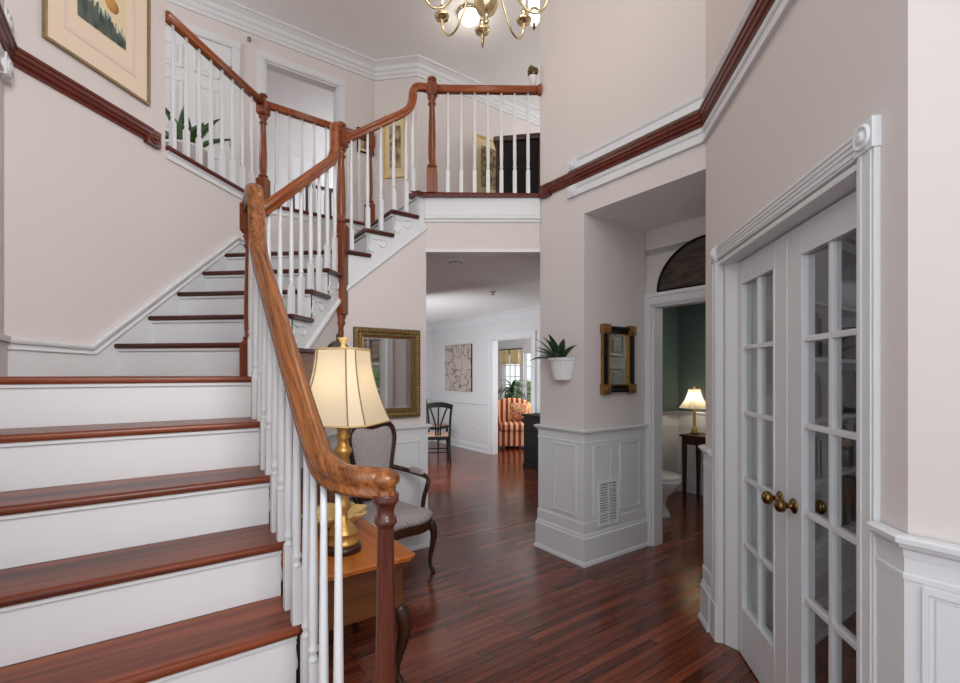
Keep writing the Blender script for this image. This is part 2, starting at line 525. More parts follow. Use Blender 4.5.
    def sweep(s, pts, prof, smooth=True, closed=False, side=None, radii=None, mtx=None, transport=False):
        """profile (a sideways, b upwards) carried along a 3-D path, kept upright"""
        pts = [Vector(p) for p in pts]
        n, m = len(pts), len(prof)
        vs, fs = [], []
        last = Vector(side) if side else None
        for i, p in enumerate(pts):
            if closed:
                t = (pts[(i + 1) % n] - pts[i - 1])
            else:
                t = pts[min(i + 1, n - 1)] - pts[max(i - 1, 0)]
            t = t.normalized()
            h = Vector((t.x, t.y, 0))
            if transport:
                ref = last if last is not None else (Vector((0, 0, 1)) if abs(t.z) < 0.9 else Vector((1, 0, 0)))
                sd = ref - t * ref.dot(t)
                sd = sd.normalized() if sd.length > 1e-6 else t.orthogonal().normalized()
            elif side is None or last is None:
                sd = Vector((t.y, -t.x, 0)).normalized() if h.length > 0.08 else (last or Vector((1, 0, 0)))
                if last is not None and sd.dot(last) < 0 and h.length < 0.4:
                    sd = -sd
            else:
                sd = (last - t * last.dot(t)).normalized()
            last = sd
            up = sd.cross(t)
            k = radii[i] if radii else 1.0
            for a, b in prof:
                vs.append(p + sd * a * k + up * b * k)
        for i in range(n if closed else n - 1):
            j = (i + 1) % n
            for a in range(m):
                b = (a + 1) % m
                fs.append((i * m + a, i * m + b, j * m + b, j * m + a))
        if not closed:
            fs.append(tuple(range(m))[::-1])
            fs.append(tuple(range((n - 1) * m, n * m)))
        return s.add(vs, fs, smooth, mtx)
    def tube(s, pts, r, n=8, closed=False, mtx=None):
        prof = [(math.cos(2 * PI * i / n), math.sin(2 * PI * i / n)) for i in range(n)]
        rr = list(r) if isinstance(r, (list, tuple)) else [r] * len(pts)
        return s.sweep(pts, prof, True, closed, None, rr, mtx, True)
    def mold(s, path, prof, closed=False):
        """moulding profile (offset to the right, z) along a plan polyline, mitred at the corners"""
        n, m = len(path), len(prof)
        vs, fs = [], []
        def nrm(a, b):
            dx, dy = b[0] - a[0], b[1] - a[1]
            L = math.hypot(dx, dy)
            return Vector((dy / L, -dx / L))
        for i, p in enumerate(path):
            if closed:
                n0, n1 = nrm(path[i - 1], p), nrm(p, path[(i + 1) % n])
            else:
                n0 = nrm(path[i - 1], p) if i else nrm(p, path[1])
                n1 = nrm(p, path[i + 1]) if i < n - 1 else n0
            b = (n0 + n1)
            b = b / b.length
            k = 1.0 / max(0.3, b.dot(n0))
            for o, z in prof:
                vs.append((p[0] + b.x * o * k, p[1] + b.y * o * k, z))
        for i in range(n if closed else n - 1):
            j = (i + 1) % n
            for a in range(m):
                c = (a + 1) % m
                fs.append((i * m + a, i * m + c, j * m + c, j * m + a))
        if not closed:
            fs.append(tuple(range(m)))
            fs.append(tuple(range((n - 1) * m, n * m))[::-1])
        return s.add(vs, fs)
    def build(s, name, material, parent=None, origin=None, bevel=0.0, seg=2, local=False):
        """link the collected faces as ONE mesh object"""
        org = Vector(origin) if origin else Vector((0, 0, 0))
        me = bpy.data.meshes.new(name)
        shift = Vector((0, 0, 0))
        if not local:
            shift = base_of(parent) if parent else org
        me.from_pydata([tuple(p - shift) for p in s.v], [], s.f)
        me.materials.append(material)
        me.polygons.foreach_set('use_smooth', s.sm)
        bm = bmesh.new()
        bm.from_mesh(me)
        bmesh.ops.recalc_face_normals(bm, faces=bm.faces)
        bm.to_mesh(me)
        bm.free()
        o = bpy.data.objects.new(name, me)
        COL.objects.link(o)
        if parent:
            o.parent = parent
        else:
            o.location = org
        if bevel:
            b = o.modifiers.new('bevel', 'BEVEL')
            b.width = bevel
            b.segments = seg
            b.limit_method = 'ANGLE'
            b.angle_limit = math.radians(40)
        return o

def base_of(o):
    p = Vector((0, 0, 0))
    while o:
        p = p + o.location
        o = o.parent
    return p

def thing(name, label, cat, loc=(0, 0, 0), rotz=0.0, group=None):
    o = bpy.data.objects.new(name, None)
    COL.objects.link(o)
    o.empty_display_size = 0.1
    o.location = loc
    o.rotation_euler = (0, 0, rotz)
    return tag(o, label, cat, group)

def tag(o, label, cat, group=None):
    o['label'] = label
    o['category'] = cat
    if group:
        o['group'] = group
    return o

def struct(o):
    o['kind'] = 'structure'
    return o

def dup(root, loc, rotz, label):
    r = root.copy()
    COL.objects.link(r)
    r.location = loc
    r.rotation_euler = (0, 0, rotz)
    r['label'] = label
    for ch in list(root.children):
        c = ch.copy()
        COL.objects.link(c)
        c.parent = r
        for g in list(ch.children):
            d = g.copy()
            COL.objects.link(d)
            d.parent = c
    return r

def fillet(pts, r, n=6):
    """round the corners of a 3-D polyline"""
    pts = [Vector(p) for p in pts]
    out = [pts[0]]
    for i in range(1, len(pts) - 1):
        a, b, c = pts[i - 1], pts[i], pts[i + 1]
        ra = min(r, (a - b).length * 0.49, (c - b).length * 0.49)
        p, q = b + (a - b).normalized() * ra, b + (c - b).normalized() * ra
        for k in range(n + 1):
            t = k / n
            out.append(p * (1 - t) ** 2 + b * 2 * t * (1 - t) + q * t * t)
    out.append(pts[-1])
    return out

def spline(pts, n=6):
    """smooth curve through points (Catmull-Rom)"""
    P = [Vector(p) for p in pts]
    P = [P[0] * 2 - P[1]] + P + [P[-1] * 2 - P[-2]]
    out = []
    for i in range(1, len(P) - 2):
        for k in range(n):
            t = k / n
            a, b, c, d = P[i - 1], P[i], P[i + 1], P[i + 2]
            out.append(0.5 * ((2 * b) + (c - a) * t + (2 * a - 5 * b + 4 * c - d) * t * t + (3 * b - a - 3 * c + d) * t ** 3))
    out.append(P[-2])
    return out
# ------------------------------------------------------------------ levels and plan
Z2 = 2.96          # upper floor
CEIL = 5.43
GC = 2.51          # ground ceiling
R1, G1 = 1.4385 / 7, 0.2446
RU, GU = (Z2 - 1.4385) / 8, 0.2272
XL = -2.58         # long left wall
U3, U4 = 3.479, 4.497   # inner and outer side of the upper diagonal flight
V6, V7, VF = 1.353, 1.572, 1.796
WL0, WL1 = (-1.0, 0.21), (XL, 1.79)
P2, P1, P3 = (-0.165, 3.965), (0.18, 3.62), (0.71, 4.15)    # column by the alcove
RC, RN = (0.85, 2.95), (0.85, 1.32)                       # long right wall
RE = (1.80, 0.37)
NB = (-0.167, 3.967)
FB0 = (-1.12, 3.80)

# ------------------------------------------------------------------ floor, ceilings, walls
struct(MB().ext([(-6.5, -1.5), (2.5, -1.5), (6.5, 5.0), (2.2, 12.5), (-3, 14), (-8.5, 9)], -0.1, 0.0).build('floor', M['floor']))
slab = [(FB0[0] + 0.01, FB0[1] + 0.05), (NB[0], NB[1] + 0.05), (P2[0] + 0.1, P2[1] + 0.1), (3.0, 7.2), (0.9, 9.3), (-2.4, 6.0), (-6.2, 2.2), (-6.2, 0.6), (XL - 0.14, 0.6), (XL - 0.14, 2.72), (XL - 0.05, 2.72), (XL - 0.05, 3.82), D(U4 + 0.05, VF + 0.06), D(U3 + 0.05, VF + 0.06)]
struct(MB().ext(slab, GC + 0.06, Z2).build('floor_upper', M['hallfloor']))
struct(MB().ext([FB0, (-0.17, 4.02), (3.0, 7.2), (5.0, 5.7), (-2.25, 12.95), (-7.0, 8.2), (-3.6, 6.25)], GC, GC + 0.05).build('ceiling_ground', M['ceiling']))
struct(MB().ext([(-7.5, -0.8), (4.5, -0.8), (5.5, 8), (0, 15), (-8.5, 12)], CEIL, CEIL + 0.1).build('ceiling_upper', M['ceiling']))

# long left wall: low part carries the stair, full height nearer the camera
w = MB()
w.vpoly((XL, 1.79), (0, 1), [(0, 0), (1.99, 0), (1.99, Z2 - 0.03), (0.91, Z2 - 0.03), (0.91, CEIL), (0, CEIL)], -0.14, 0)
struct(w.build('wall_left', M['wall']))
struct(MB().seg(WL0, WL1, -0.14, 0, 0, CEIL, b=0.05).build('wall_left_near', M['wall']))
# diagonal wall under the hall edge
struct(MB().seg((XL, 3.78), D(U4, VF), -0.12, 0, 2.2, Z2 - 0.03).build('wall_left_diagonal', M['wall']))
# walls under the stair
zs = lambda y: 1.4385 + RU + (y - 2.378) * RU / GU
w = MB().vpoly((-1.645, 2.16), (0, 1), [(0, 0), (1.16, 0), (1.16, zs(3.3) - 0.36), (0, zs(2.16) - 0.36)], 0, -0.1)
struct(w.build('wall_under_stair', M['wall']))
v0, v1 = 1.18, 1.905
zd = lambda v: 1.4385 + 6 * RU + (v - V6) * RU / 0.2215
w = MB().vpoly(D(U3, v0), (1, 1), [(0, 0), (v1 - v0, 0), (v1 - v0, zd(v1) - 0.36), (0, zd(v0) - 0.36)], 0, -0.1)
struct(w.build('wall_mirror', M['wall']))
# fascia of the balcony
w = MB().seg(FB0, NB, 0.0, -0.12, GC - 0.02, Z2 - 0.03)
struct(w.build('wall_balcony_fascia', M['wall']))
# angled wall above the alcove, and its column
w = MB()
w.ext([P2, RC, (RC[0] + 0.12, RC[1] + 0.12), (P2[0] + 0.12, P2[1] + 0.12)], 2.67, CEIL)
w.ext([P2, P1, P3, (P3[0] - 0.39, P3[1] + 0.39)], 0, 2.67)
struct(w.build('wall_angled', M['wall']))
# alcove: ceiling, back wall with the powder room doorway, return
struct(MB().ext([P1, (RC[0], RC[1] + 0.002), (1.55, 3.65), (0.80, 4.35), (0.6, 4.25)], 2.666, 2.75).build('ceiling_alcove', M['ceiling']))
VP = 4.90 / R2      # plane of the powder room wall
uq0, uq1, uq2, uq3 = 3.50 / R2, 3.365 / R2, 2.13 / R2, 2.0 / R2
w = MB()
w.vpoly(D(uq0, VP), (1, -1), [(0, 0), (uq0 - uq1, 0), (uq0 - uq1, 2.03), (uq0 - uq2, 2.03), (uq0 - uq2, 0), (uq0 - 1.46, 0), (uq0 - 1.46, 2.7), (0, 2.7)], 0, -0.1)
struct(w.build('wall_powder_doorway', M['wall']))
struct(MB().seg((RC[0] + 0.003, RC[1] + 0.003), (1.80, 3.90), 0.0, 0.12, 0, 2.69).build('wall_alcove_return', M['wall']))
# long right wall with the french door opening
DY0, DY1 = 1.50, 2.70
w = MB()
w.vpoly(RC, (0, -1), [(0, 0), (RC[1] - DY1, 0), (RC[1] - DY1, 2.055), (RC[1] - DY0, 2.055), (RC[1] - DY0, 0), (RC[1] - RN[1], 0), (RC[1] - RN[1], CEIL), (0, CEIL)], 0, -0.15)
struct(w.build('wall_right', M['wall']))
struct(MB().seg(RN, RE, 0, -0.12, 0, CEIL, a=0.0).build('wall_right_near', M['wall']))
struct(MB().seg(RE, (RE[0], -2.6), 0, -0.12, 0, CEIL).build('wall_light_block', M['wall']))  # unseen wall added to block world light from the right rear

# dining room wall with the doorway to the sunroom
VD = 7.13 / R2
ud0, ud1, ud2, ud3 = 12.6 / R2, 9.55 / R2, 8.0 / R2, 6.0 / R2
w = MB().vpoly(D(ud0, VD), (1, -1), [(0, 0), (ud0 - ud1, 0), (ud0 - ud1, 2.06), (ud0 - ud2, 2.06), (ud0 - ud2, 0), (ud0 - ud3, 0), (ud0 - ud3, GC + 0.03), (0, GC + 0.03)], 0, -0.12)
struct(w.build('wall_dining', M['wall_grey']))
struct(MB().seg(D(ud0, VD), D(ud0, 2.0), 0, 0.12, 0, GC + 0.03).build('wall_dining_side', M['wall_grey']))
struct(MB().seg(D(ud0, 2.0), D(4.6, 2.0), 0, 0.12, 0, GC + 0.03).build('wall_dining_near', M['wall_grey']))
# sunroom: far glazed wall, sides
VS = 10.6 / R2
us = 15.0 / R2
wa, wb, wc, wd_ = 13.55 / R2, 12.55 / R2, 12.38 / R2, 11.45 / R2
w = MB()
for u0, u1, z0, z1 in ((us, wa, 0, GC + .03), (wa, wb, 0, 0.78), (wa, wd_, 2.0, GC + .03), (wb, wc, 0, 2.0), (wd_, 6.0 / R2, 0, GC + .03)):
    w.vpoly(D(u0, VS), (1, -1), [(0, z0), (u0 - u1, z0), (u0 - u1, z1), (0, z1)], 0, -0.1)
struct(w.build('wall_sunroom', M['wall_grey']))
struct(MB().seg(D(us, VS), D(ud0, VD), 0, 0.1, 0, GC + 0.03).build('wall_sunroom_side', M['wall_grey']))
struct(MB().seg(D(6.0 / R2, VD), D(6.0 / R2, VS), 0, 0.1, 0, GC + 0.03).build('wall_sunroom_end', M['wall_grey']))

# powder room
VB = 5.42
UL = 3.35
w = MB().seg(D(UL, VP + 0.07), D(UL, VB + 0.1), 0, -0.1, 0, 2.45)
struct(w.build('wall_powder_left', M['teal']))
struct(MB().seg(D(UL, VB), D(1.36, VB), 0, -0.1, 0, 2.45).build('wall_powder_back', M['teal']))
struct(MB().seg(D(1.42, VB), D(1.42, VP), 0, -0.08, 0, 2.45).build('wall_powder_right', M['teal']))
struct(MB().ext([D(UL + .1, VP), D(UL + .1, VB + .1), D(1.36, VB + .1), D(1.36, VP)], 2.45, 2.5).build('ceiling_powder', M['ceiling']))
# den behind the french doors
struct(MB().seg((1.0, 2.93), (2.9, 4.83), 0.0, 0.06, 0, 2.5).build('wall_den_back', M['wall_den']))
w = MB()
w.vpoly((3.6, 5.6), (0, -1), [(0, 0), (4.7, 0), (4.7, 0.55), (0, 0.55)], 0, -0.1)
w.vpoly((3.6, 5.6), (0, -1), [(0, 2.15), (4.7, 2.15), (4.7, 2.6), (0, 2.6)], 0, -0.1)
w.vpoly((3.6, 5.6), (0, -1), [(0, 0.55), (3.9, 0.55), (3.9, 2.15), (0, 2.15)], 0, -0.1)
w.vpoly((3.6, 0.9), (0, -1), [(0, 0), (2.2, 0), (2.2, 2.6), (0, 2.6)], 0, -0.1)
struct(w.build('wall_den_window', M['wall_den']))
struct(MB().ext([(1.0, 0.9), (3.7, -1.4), (3.7, 5.6), (2.9, 4.9), (1.0, 2.95)], 2.5, 2.56).build('ceiling_den', M['ceiling']))
struct(MB().seg((1.93, 0.45), (3.7, -1.3), 0, -0.1, 0, 2.6).build('wall_den_near', M['wall_den']))

# upper hall walls
VHL = 0
UH = 8.07 / R2
UH2 = 7.5 / R2
vc = (-2.357 + 5.713) / R2
d2a, d2b, dtop = 1.063, 1.895, Z2 + 2.03
w = MB().vpoly(D(UH, -3.2), (1, 1), [(0, Z2 - 0.1), (3.2 + d2a, Z2 - 0.1), (3.2 + d2a, dtop), (3.2 + d2b, dtop), (3.2 + d2b, Z2 - 0.1), (3.2 + vc, Z2 - 0.1), (3.2 + vc, CEIL), (0, CEIL)], 0, -0.1)
struct(w.build('wall_hall', M['wall']))
CH0 = D(UH, vc)
CH1 = (CH0[0] + 0.57, CH0[1])
struct(MB().seg(CH0, CH1, 0, -0.1, Z2, CEIL).build('wall_hall_jog', M['wall']))
CH2 = (CH1[0] + 3.2, CH1[1] + 3.2)
struct(MB().seg(CH1, CH2, 0, -0.1, Z2, CEIL).build('wall_hall_far', M['wall']))
struct(MB().seg((P2[0] + 0.125, P2[1] + 0.125), (3.2, 7.4), 0, -0.0 + 0.1, Z2, CEIL).build('wall_hall_right', M['wall']))
struct(MB().seg((-6.1, 0.7), (XL - 0.14, 0.7), 0, 0.1, Z2, CEIL).build('wall_hall_near', M['wall']))
struct(MB().seg(CH2, (3.2, 7.4), 0, -0.1, Z2, CEIL).build('wall_hall_end', M['wall']))
# bedroom seen through the open doorway
UB = 12.76 / R2
w = MB()
bw0, bw1 = 2.15, 3.35
w.vpoly(D(UB, -0.5), (1, 1), [(0, Z2), (bw0 + .5, Z2), (bw0 + .5, CEIL), (0, CEIL)], 0, -0.1)
w.vpoly(D(UB, bw0), (1, 1), [(0, Z2), (bw1 - bw0, Z2), (bw1 - bw0, Z2 + 0.9), (0, Z2 + 0.9)], 0, -0.1)
w.vpoly(D(UB, bw0), (1, 1), [(0, Z2 + 2.08), (bw1 - bw0, Z2 + 2.08), (bw1 - bw0, CEIL), (0, CEIL)], 0, -0.1)
w.vpoly(D(UB, bw1), (1, 1), [(0, Z2), (1.6, Z2), (1.6, CEIL), (0, CEIL)], 0, -0.1)
struct(w.build('wall_bedroom', M['wall_grey']))
struct(MB().ext([D(UH + 0.1, -0.5), D(UB, -0.5), D(UB, 5), D(UH + 0.1, 5)], Z2 - 0.12, Z2 - 0.005).build('floor_bedroom', M['hallfloor']))
struct(MB().seg(D(UB, 4.9), D(UH2 + 0.2, 4.9), 0, -0.1, Z2, CEIL).build('wall_bedroom_right', M['wall_grey']))
struct(MB().seg(D(UH + .1, -0.45), D(UB, -0.45), 0, -0.1, Z2, CEIL).build('wall_bedroom_left', M['wall_grey']))

# ------------------------------------------------------------------ mouldings
def chair_prof(z, o=0.0):
    return [(o, z - 0.048), (o + 0.007, z - 0.046), (o + 0.009, z - 0.028), (o + 0.020, z - 0.020), (o + 0.024, z - 0.010), (o + 0.031, z - 0.008), (o + 0.032, z + 0.004), (o + 0.024, z + 0.009), (o, z + 0.010)]

def crown_prof(z, h=0.115, d=0.105):
    return [(0, z - h), (0.012, z - h), (0.014, z - h * 0.86), (0.03, z - h * 0.74), (0.04, z - h * 0.5), (d * 0.62, z - h * 0.26), (d * 0.9, z - h * 0.18), (d * 0.92, z - h * 0.08), (d, z - h * 0.06), (d, z), (0, z)]

def crown_big(z):
    return [(0, z - 0.20), (0.016, z - 0.20), (0.018, z - 0.165), (0.03, z - 0.155), (0.032, z - 0.115), (0.05, z - 0.10), (0.06, z - 0.06), (0.10, z - 0.03), (0.118, z - 0.026), (0.12, z - 0.001), (0, z - 0.001)]

def base_prof(h=0.24, o=0.0):
    return [(o, 0), (o + 0.028, 0), (o + 0.028, 0.012), (o + 0.022, 0.03), (o + 0.018, 0.034), (o + 0.018, h - 0.035), (o + 0.012, h - 0.03), (o + 0.010, h - 0.01), (o + 0.004, h), (o, h)]

TR = [0]
def trim(mb, material='white', bevel=0.0):
    TR[0] += 1
    return struct(mb.build('trim_%d' % TR[0], M[material], bevel=bevel))

def panel_frame(mb, p0, p1, s0, s1, z0, z1, o=0.011, t=0.012, d=0.009):
    """raised picture-frame moulding on a wall face (right side of p0->p1), s along the wall"""
    L = math.hypot(p1[0] - p0[0], p1[1] - p0[1])
    dx, dy = (p1[0] - p0[0]) / L, (p1[1] - p0[1]) / L
    q = lambda s: (p0[0] + dx * s, p0[1] + dy * s)
    mb.seg(q(s0), q(s1), o, o + d, z0, z0 + t)
    mb.seg(q(s0), q(s1), o, o + d, z1 - t, z1)
    mb.seg(q(s0), q(s0 + t), o, o + d, z0 + t, z1 - t)
    mb.seg(q(s1 - t), q(s1), o, o + d, z0 + t, z1 - t)
    # sunk field border: a slimmer inner bead
    mb.seg(q(s0 + 2.0 * t), q(s1 - 2.0 * t), o - 0.004, o + 0.005, z0 + 2.0 * t, z1 - 2.0 * t)

def wainscot(path, panels, crh=1.018, bh=0.24):
    """white dado along a path: backing, upper band, panel frames, chair rail, base"""
    mb = MB()
    mb.mold(path, [(0.001, 0.0), (0.011, 0.0), (0.011, crh), (0.001, crh)])
    mb.mold(path, [(0.011, crh - 0.10), (0.015, crh - 0.10), (0.015, crh - 0.088), (0.011, crh - 0.085)])
    mb.mold(path, chair_prof(crh, 0.006))
    mb.mold(path, base_prof(bh, 0.010))
    mb.mold(path, [(0.011, bh), (0.016, bh), (0.016, bh + 0.075), (0.011, bh + 0.085)])
    for i, s0, s1, z0, z1 in panels:
        panel_frame(mb, path[i], path[i + 1], s0, s1, z0, z1)
    return trim(mb)

# column wainscot (two faces), stub beside the french doors, near right walls
colpath = [(P2[0] + 0.25, P2[1] + 0.25), P2, P1, P3]
wainscot(colpath, [(1, 0.17, 0.42, 0.36, 0.90), (2, 0.09, 0.30, 0.36, 0.90), (2, 0.40, 0.66, 0.36, 0.90)])
wainscot([(RC[0] + 0.3, RC[1] + 0.3), RC, (RC[0], DY1 + 0.10)], [])
wainscot([(RN[0], DY0 - 0.085), RN, RE], [(1, 0.03, 0.26, 0.36, 0.935), (1, 0.30, 0.62, 0.36, 0.935)], 1.045)
# wall with the gilt mirror
wainscot([D(U3, v0 - 0.02), D(U3, v1), D(U3 + 0.1, v1)], [(0, 0.05, 0.36, 0.36, 0.90), (0, 0.44, 0.68, 0.36, 0.90)])
wainscot([(-1.645, 2.2), (-1.645, 3.28)], [(0, 0.08, 0.5, 0.36, 0.90), (0, 0.6, 1.02, 0.36, 0.90)])

# dining room: crown, chair rail, base; doorway casing
trim(MB().mold([D(ud0, 2.2), D(ud0, VD), D(ud3, VD)], crown_prof(GC, 0.12, 0.1)))
trim(MB().mold([D(ud0, 2.2), D(ud0, VD), D(ud1 + 0.09, VD)], chair_prof(0.90)))
trim(MB().mold([D(ud0, 2.2), D(ud0, VD), D(ud1 + 0.09, VD)], base_prof(0.14)))
def casing(u0, u1, v, ztop, w=0.09, o=0.02, z0=0.0):
    """flat moulded door casing on a back wall of constant v (faces the camera)"""
    mb = MB()
    p = lambda u: D(u, v)
    for a, b in ((u0 + w, u0), (u1, u1 - w)):
        mb.seg(p(a), p(b), 0, o, z0, ztop)
        mb.seg(p(a - 0.012), p(b + 0.012), o, o + 0.005, z0, ztop)
    mb.seg(p(u0 + w), p(u1 - w), 0, o, ztop, ztop + w)
    mb.seg(p(u0 + w), p(u1 - w), o, o + 0.006, ztop + 0.012, ztop + w - 0.012)
    # jambs
    mb.seg(p(u0), p(u0 - 0.018), 0, -0.12, z0, ztop)
    mb.seg(p(u1 + 0.018), p(u1), 0, -0.12, z0, ztop)
    mb.seg(p(u0), p(u1), 0, -0.12, ztop - 0.018, ztop)
    return mb
trim(casing(ud1, ud2, VD, 2.06))
# powder doorway casing with a deeper head
mb = casing(uq1, uq2, VP, 2.03, 0.075)
mb.seg(D(uq1 + 0.075, VP), D(uq2 - 0.085, VP), 0, 0.035, 2.095, 2.125)
trim(mb)
# powder room dado
trim(MB().mold([D(UL, VP + 0.1), D(UL, VB), D(1.44, VB)], [(0.0, 0), (0.01, 0), (0.01, 0.96), (0.0, 0.96)])
     .mold([D(UL, VP + 0.1), D(UL, VB), D(1.44, VB)], chair_prof(0.98))
     .mold([D(UL, VP + 0.1), D(UL, VB), D(1.44, VB)], base_prof(0.2, 0.01))
     .mold([D(UL, VP + 0.1), D(UL, VB), D(1.44, VB)], [(0.01, 0.80), (0.02, 0.80), (0.02, 0.825), (0.01, 0.825)]))
# upper hall crown
trim(MB().mold([D(UH, -3.0), CH0, CH1, CH2], crown_big(CEIL)))
# upper hall base
trim(MB().mold([CH0, CH1, CH2], [(0, Z2), (0.016, Z2), (0.016, Z2 + 0.12), (0.006, Z2 + 0.14), (0, Z2 + 0.14)]))

# storey mouldings: dark wood band with white bands above and below
def wood_prof(zc):
    return [(0, zc - 0.042), (0.016, zc - 0.042), (0.02, zc - 0.03), (0.03, zc - 0.022), (0.034, zc - 0.006), (0.042, zc), (0.044, zc + 0.018), (0.05, zc + 0.022), (0.05, zc + 0.036), (0.03, zc + 0.042), (0, zc + 0.042)]
def white_prof(zc, h=0.082):
    a = h / 2
    return [(0, zc - a), (0.022, zc - a), (0.022, zc - a + 0.012), (0.013, zc - a + 0.02), (0.012, zc + a - 0.028), (0.02, zc + a - 0.02), (0.024, zc + a - 0.006), (0.024, zc + a), (0, zc + a)]
def along(a, b, s):
    L = math.hypot(b[0] - a[0], b[1] - a[1])
    return (a[0] + (b[0] - a[0]) * s / L, a[1] + (b[1] - a[1]) * s / L)
ZM = 2.965
def rosette(mb, p0, p1, s, zc, w=0.10, t=0.03):
    """square corner block with a turned bull's-eye"""
    a, b = along(p0, p1, s - w / 2), along(p0, p1, s + w / 2)
    mb.seg(a, b, 0, t, zc - w / 2, zc + w / 2)
    dx, dy = p1[0] - p0[0], p1[1] - p0[1]
    L = math.hypot(dx, dy)
    n = Vector((dy / L, -dx / L, 0))
    c = along(p0, p1, s)
    rot = Vector((0, 0, 1)).rotation_difference(n).to_matrix().to_4x4()
    m = Matrix.Translation(Vector((c[0], c[1], zc)) + n * t) @ rot
    mb.lathe([(w * 0.42, -0.002), (w * 0.42, 0.004), (w * 0.36, 0.009), (w * 0.28, 0.004), (w * 0.22, 0.004), (w * 0.17, 0.011), (w * 0.08, 0.013), (0, 0.012)], (0, 0, 0), 18, m)
wallpath = [P2, RC, RN, RE]
trim(MB().mold([along(P2, RC, 0.09), RC, RN, RE], wood_prof(ZM)), 'mahogany')
mb = MB()
rosette(mb, P2, RC, 0.09, ZM - 0.005, 0.10, 0.04)
trim(mb, 'mahogany')
for zc in (ZM + 0.103, ZM - 0.103):
    mb = MB()
    mb.mold([along(P2, RC, 0.415), RC, RN, RE], white_prof(zc))
    rosette(mb, P2, RC, 0.385, zc, 0.088, 0.03)
    trim(mb)
trim(MB().mold([WL0, WL1, (XL, 2.565)], wood_prof(ZM)), 'mahogany')
mb = MB()
rosette(mb, (XL, 1.79), (XL, 3.0), 0.795, ZM - 0.008, 0.10, 0.034)
trim(mb, 'mahogany')
for zc in (ZM + 0.103, ZM - 0.103):
    mb = MB()
    LW = math.hypot(WL1[0] - WL0[0], WL1[1] - WL0[1])
    mb.mold([WL0, along(WL0, WL1, LW - 0.07)], white_prof(zc))
    rosette(mb, WL0, WL1, LW - 0.07, zc, 0.10, 0.03)
    trim(mb)

# hall edge: wood nosing with white mouldings below, on left wall and diagonal
edge = [(XL, 2.70), (XL, 3.78), D(U4, VF)]
trim(MB().mold(edge, [(-0.06, Z2 - 0.028), (0.03, Z2 - 0.028), (0.036, Z2 - 0.014), (0.03, Z2 + 0.003), (-0.06, Z2 + 0.003)]), 'mahogany')
trim(MB().mold(edge, [(0, Z2 - 0.078), (0.012, Z2 - 0.078), (0.014, Z2 - 0.062), (0.010, Z2 - 0.056), (0.010, Z2 - 0.045), (0.022, Z2 - 0.03), (0.024, Z2 - 0.028), (0, Z2 - 0.028)]))
# balcony fascia mouldings
fe = [D(U3 - 0.02, VF), (FB0[0] - 0.02, FB0[1] - 0.03), NB]
trim(MB().mold(fe, [(-0.10, Z2 - 0.03), (0.03, Z2 - 0.03), (0.036, Z2 - 0.015), (0.03, Z2 + 0.003), (-0.10, Z2 + 0.003)]), 'mahogany')
fe2 = [FB0, NB]
trim(MB().mold(fe2, [(0, Z2 - 0.23), (0.012, Z2 - 0.23), (0.014, Z2 - 0.215), (0.026, Z2 - 0.205), (0.026, Z2 - 0.19), (0.016, Z2 - 0.18), (0.012, Z2 - 0.17), (0.012, Z2 - 0.03), (0, Z2 - 0.03)]))
trim(MB().mold(fe2, [(-0.12, GC - 0.035), (0.014, GC - 0.035), (0.014, GC - 0.01), (0, GC - 0.005), (-0.12, GC - 0.005)]))

# skirts rising with the stair on the left wall
mb = MB()
ysk = [(1.79, 1.615), (2.19, 1.60), (3.38, 2.555), (3.78, 2.555)]
mb.vpoly((XL, 0), (0, 1), [(1.79, 1.41), (2.62, 1.41), (3.6, 2.25), (3.78, 2.25)] + ysk[::-1], 0, 0.012)
capp = [(-0.012, -0.018), (0.014, -0.018), (0.02, -0.006), (0.02, 0.004), (0.012, 0.012), (-0.012, 0.012)]
mb.sweep([(XL + 0.012, y, z) for y, z in ysk], [(a, b) for a, b in capp], smooth=False, side=(1, 0, 0))
capb = [(-0.012, -0.05), (0.009, -0.05), (0.012, -0.044), (0.009, -0.038), (-0.012, -0.038)]
mb.sweep([(XL + 0.012, y, z) for y, z in ysk], capb, smooth=False, side=(1, 0, 0))
mb.seg((XL, 3.78), D(U4, V6 + 0.1), 0, 0.012, 2.3, 2.555)
mb.seg((XL, 3.78), D(U4, V6 + 0.05), 0, 0.026, 2.545, 2.567)
mb.seg(WL0, WL1, 0, 0.012, 1.41, 1.615)
mb.seg(WL0, WL1, 0, 0.026, 1.60, 1.627)
struct(mb.build('baseboard_stair', M['white']))
# ------------------------------------------------------------------ staircase
st = thing('staircase', 'turned staircase with dark cherry treads and white risers winding up the left wall', 'staircase', (-1.2, 1.8, 0))
UF = 2.574
VLs = -0.79 / R2
vr = lambda u: 0.402 + 0.0215 * (u - 1.606)      # right end of the lower treads, running out a little
vst = lambda u: vr(u) - 0.003                     # face of the outer string of the lower flight
VR = vr(UF)
def uz(k):
    return UF - G1 * k, 1.4385 - R1 * k
TH = 0.03
def slab_tread(mb, poly, z):
    mb.ext(poly, z - TH, z)
for k in range(6, 0, -1):
    u, z = uz(k)
    mb = MB()
    mb.ext([D(u, VLs), D(u, vr(u) + 0.008), D(u + G1 + 0.035, vr(u + G1 + 0.035) + 0.008), D(u + G1 + 0.035, VLs)], z - TH, z)
    mb.build('tread', M['tread'], st, bevel=0.012, seg=3)
    mb = MB()
    mb.ext([D(u + 0.03, VLs), D(u + 0.03, vst(u)), D(u + 0.048, vst(u)), D(u + 0.048, VLs)], z - R1, z - TH)
    mb.ext([D(u + 0.016, VLs), D(u + 0.016, vst(u)), D(u + 0.03, vst(u)), D(u + 0.03, VLs)], z - TH - 0.014, z - TH)
    mb.build('riser', M['white'], st)
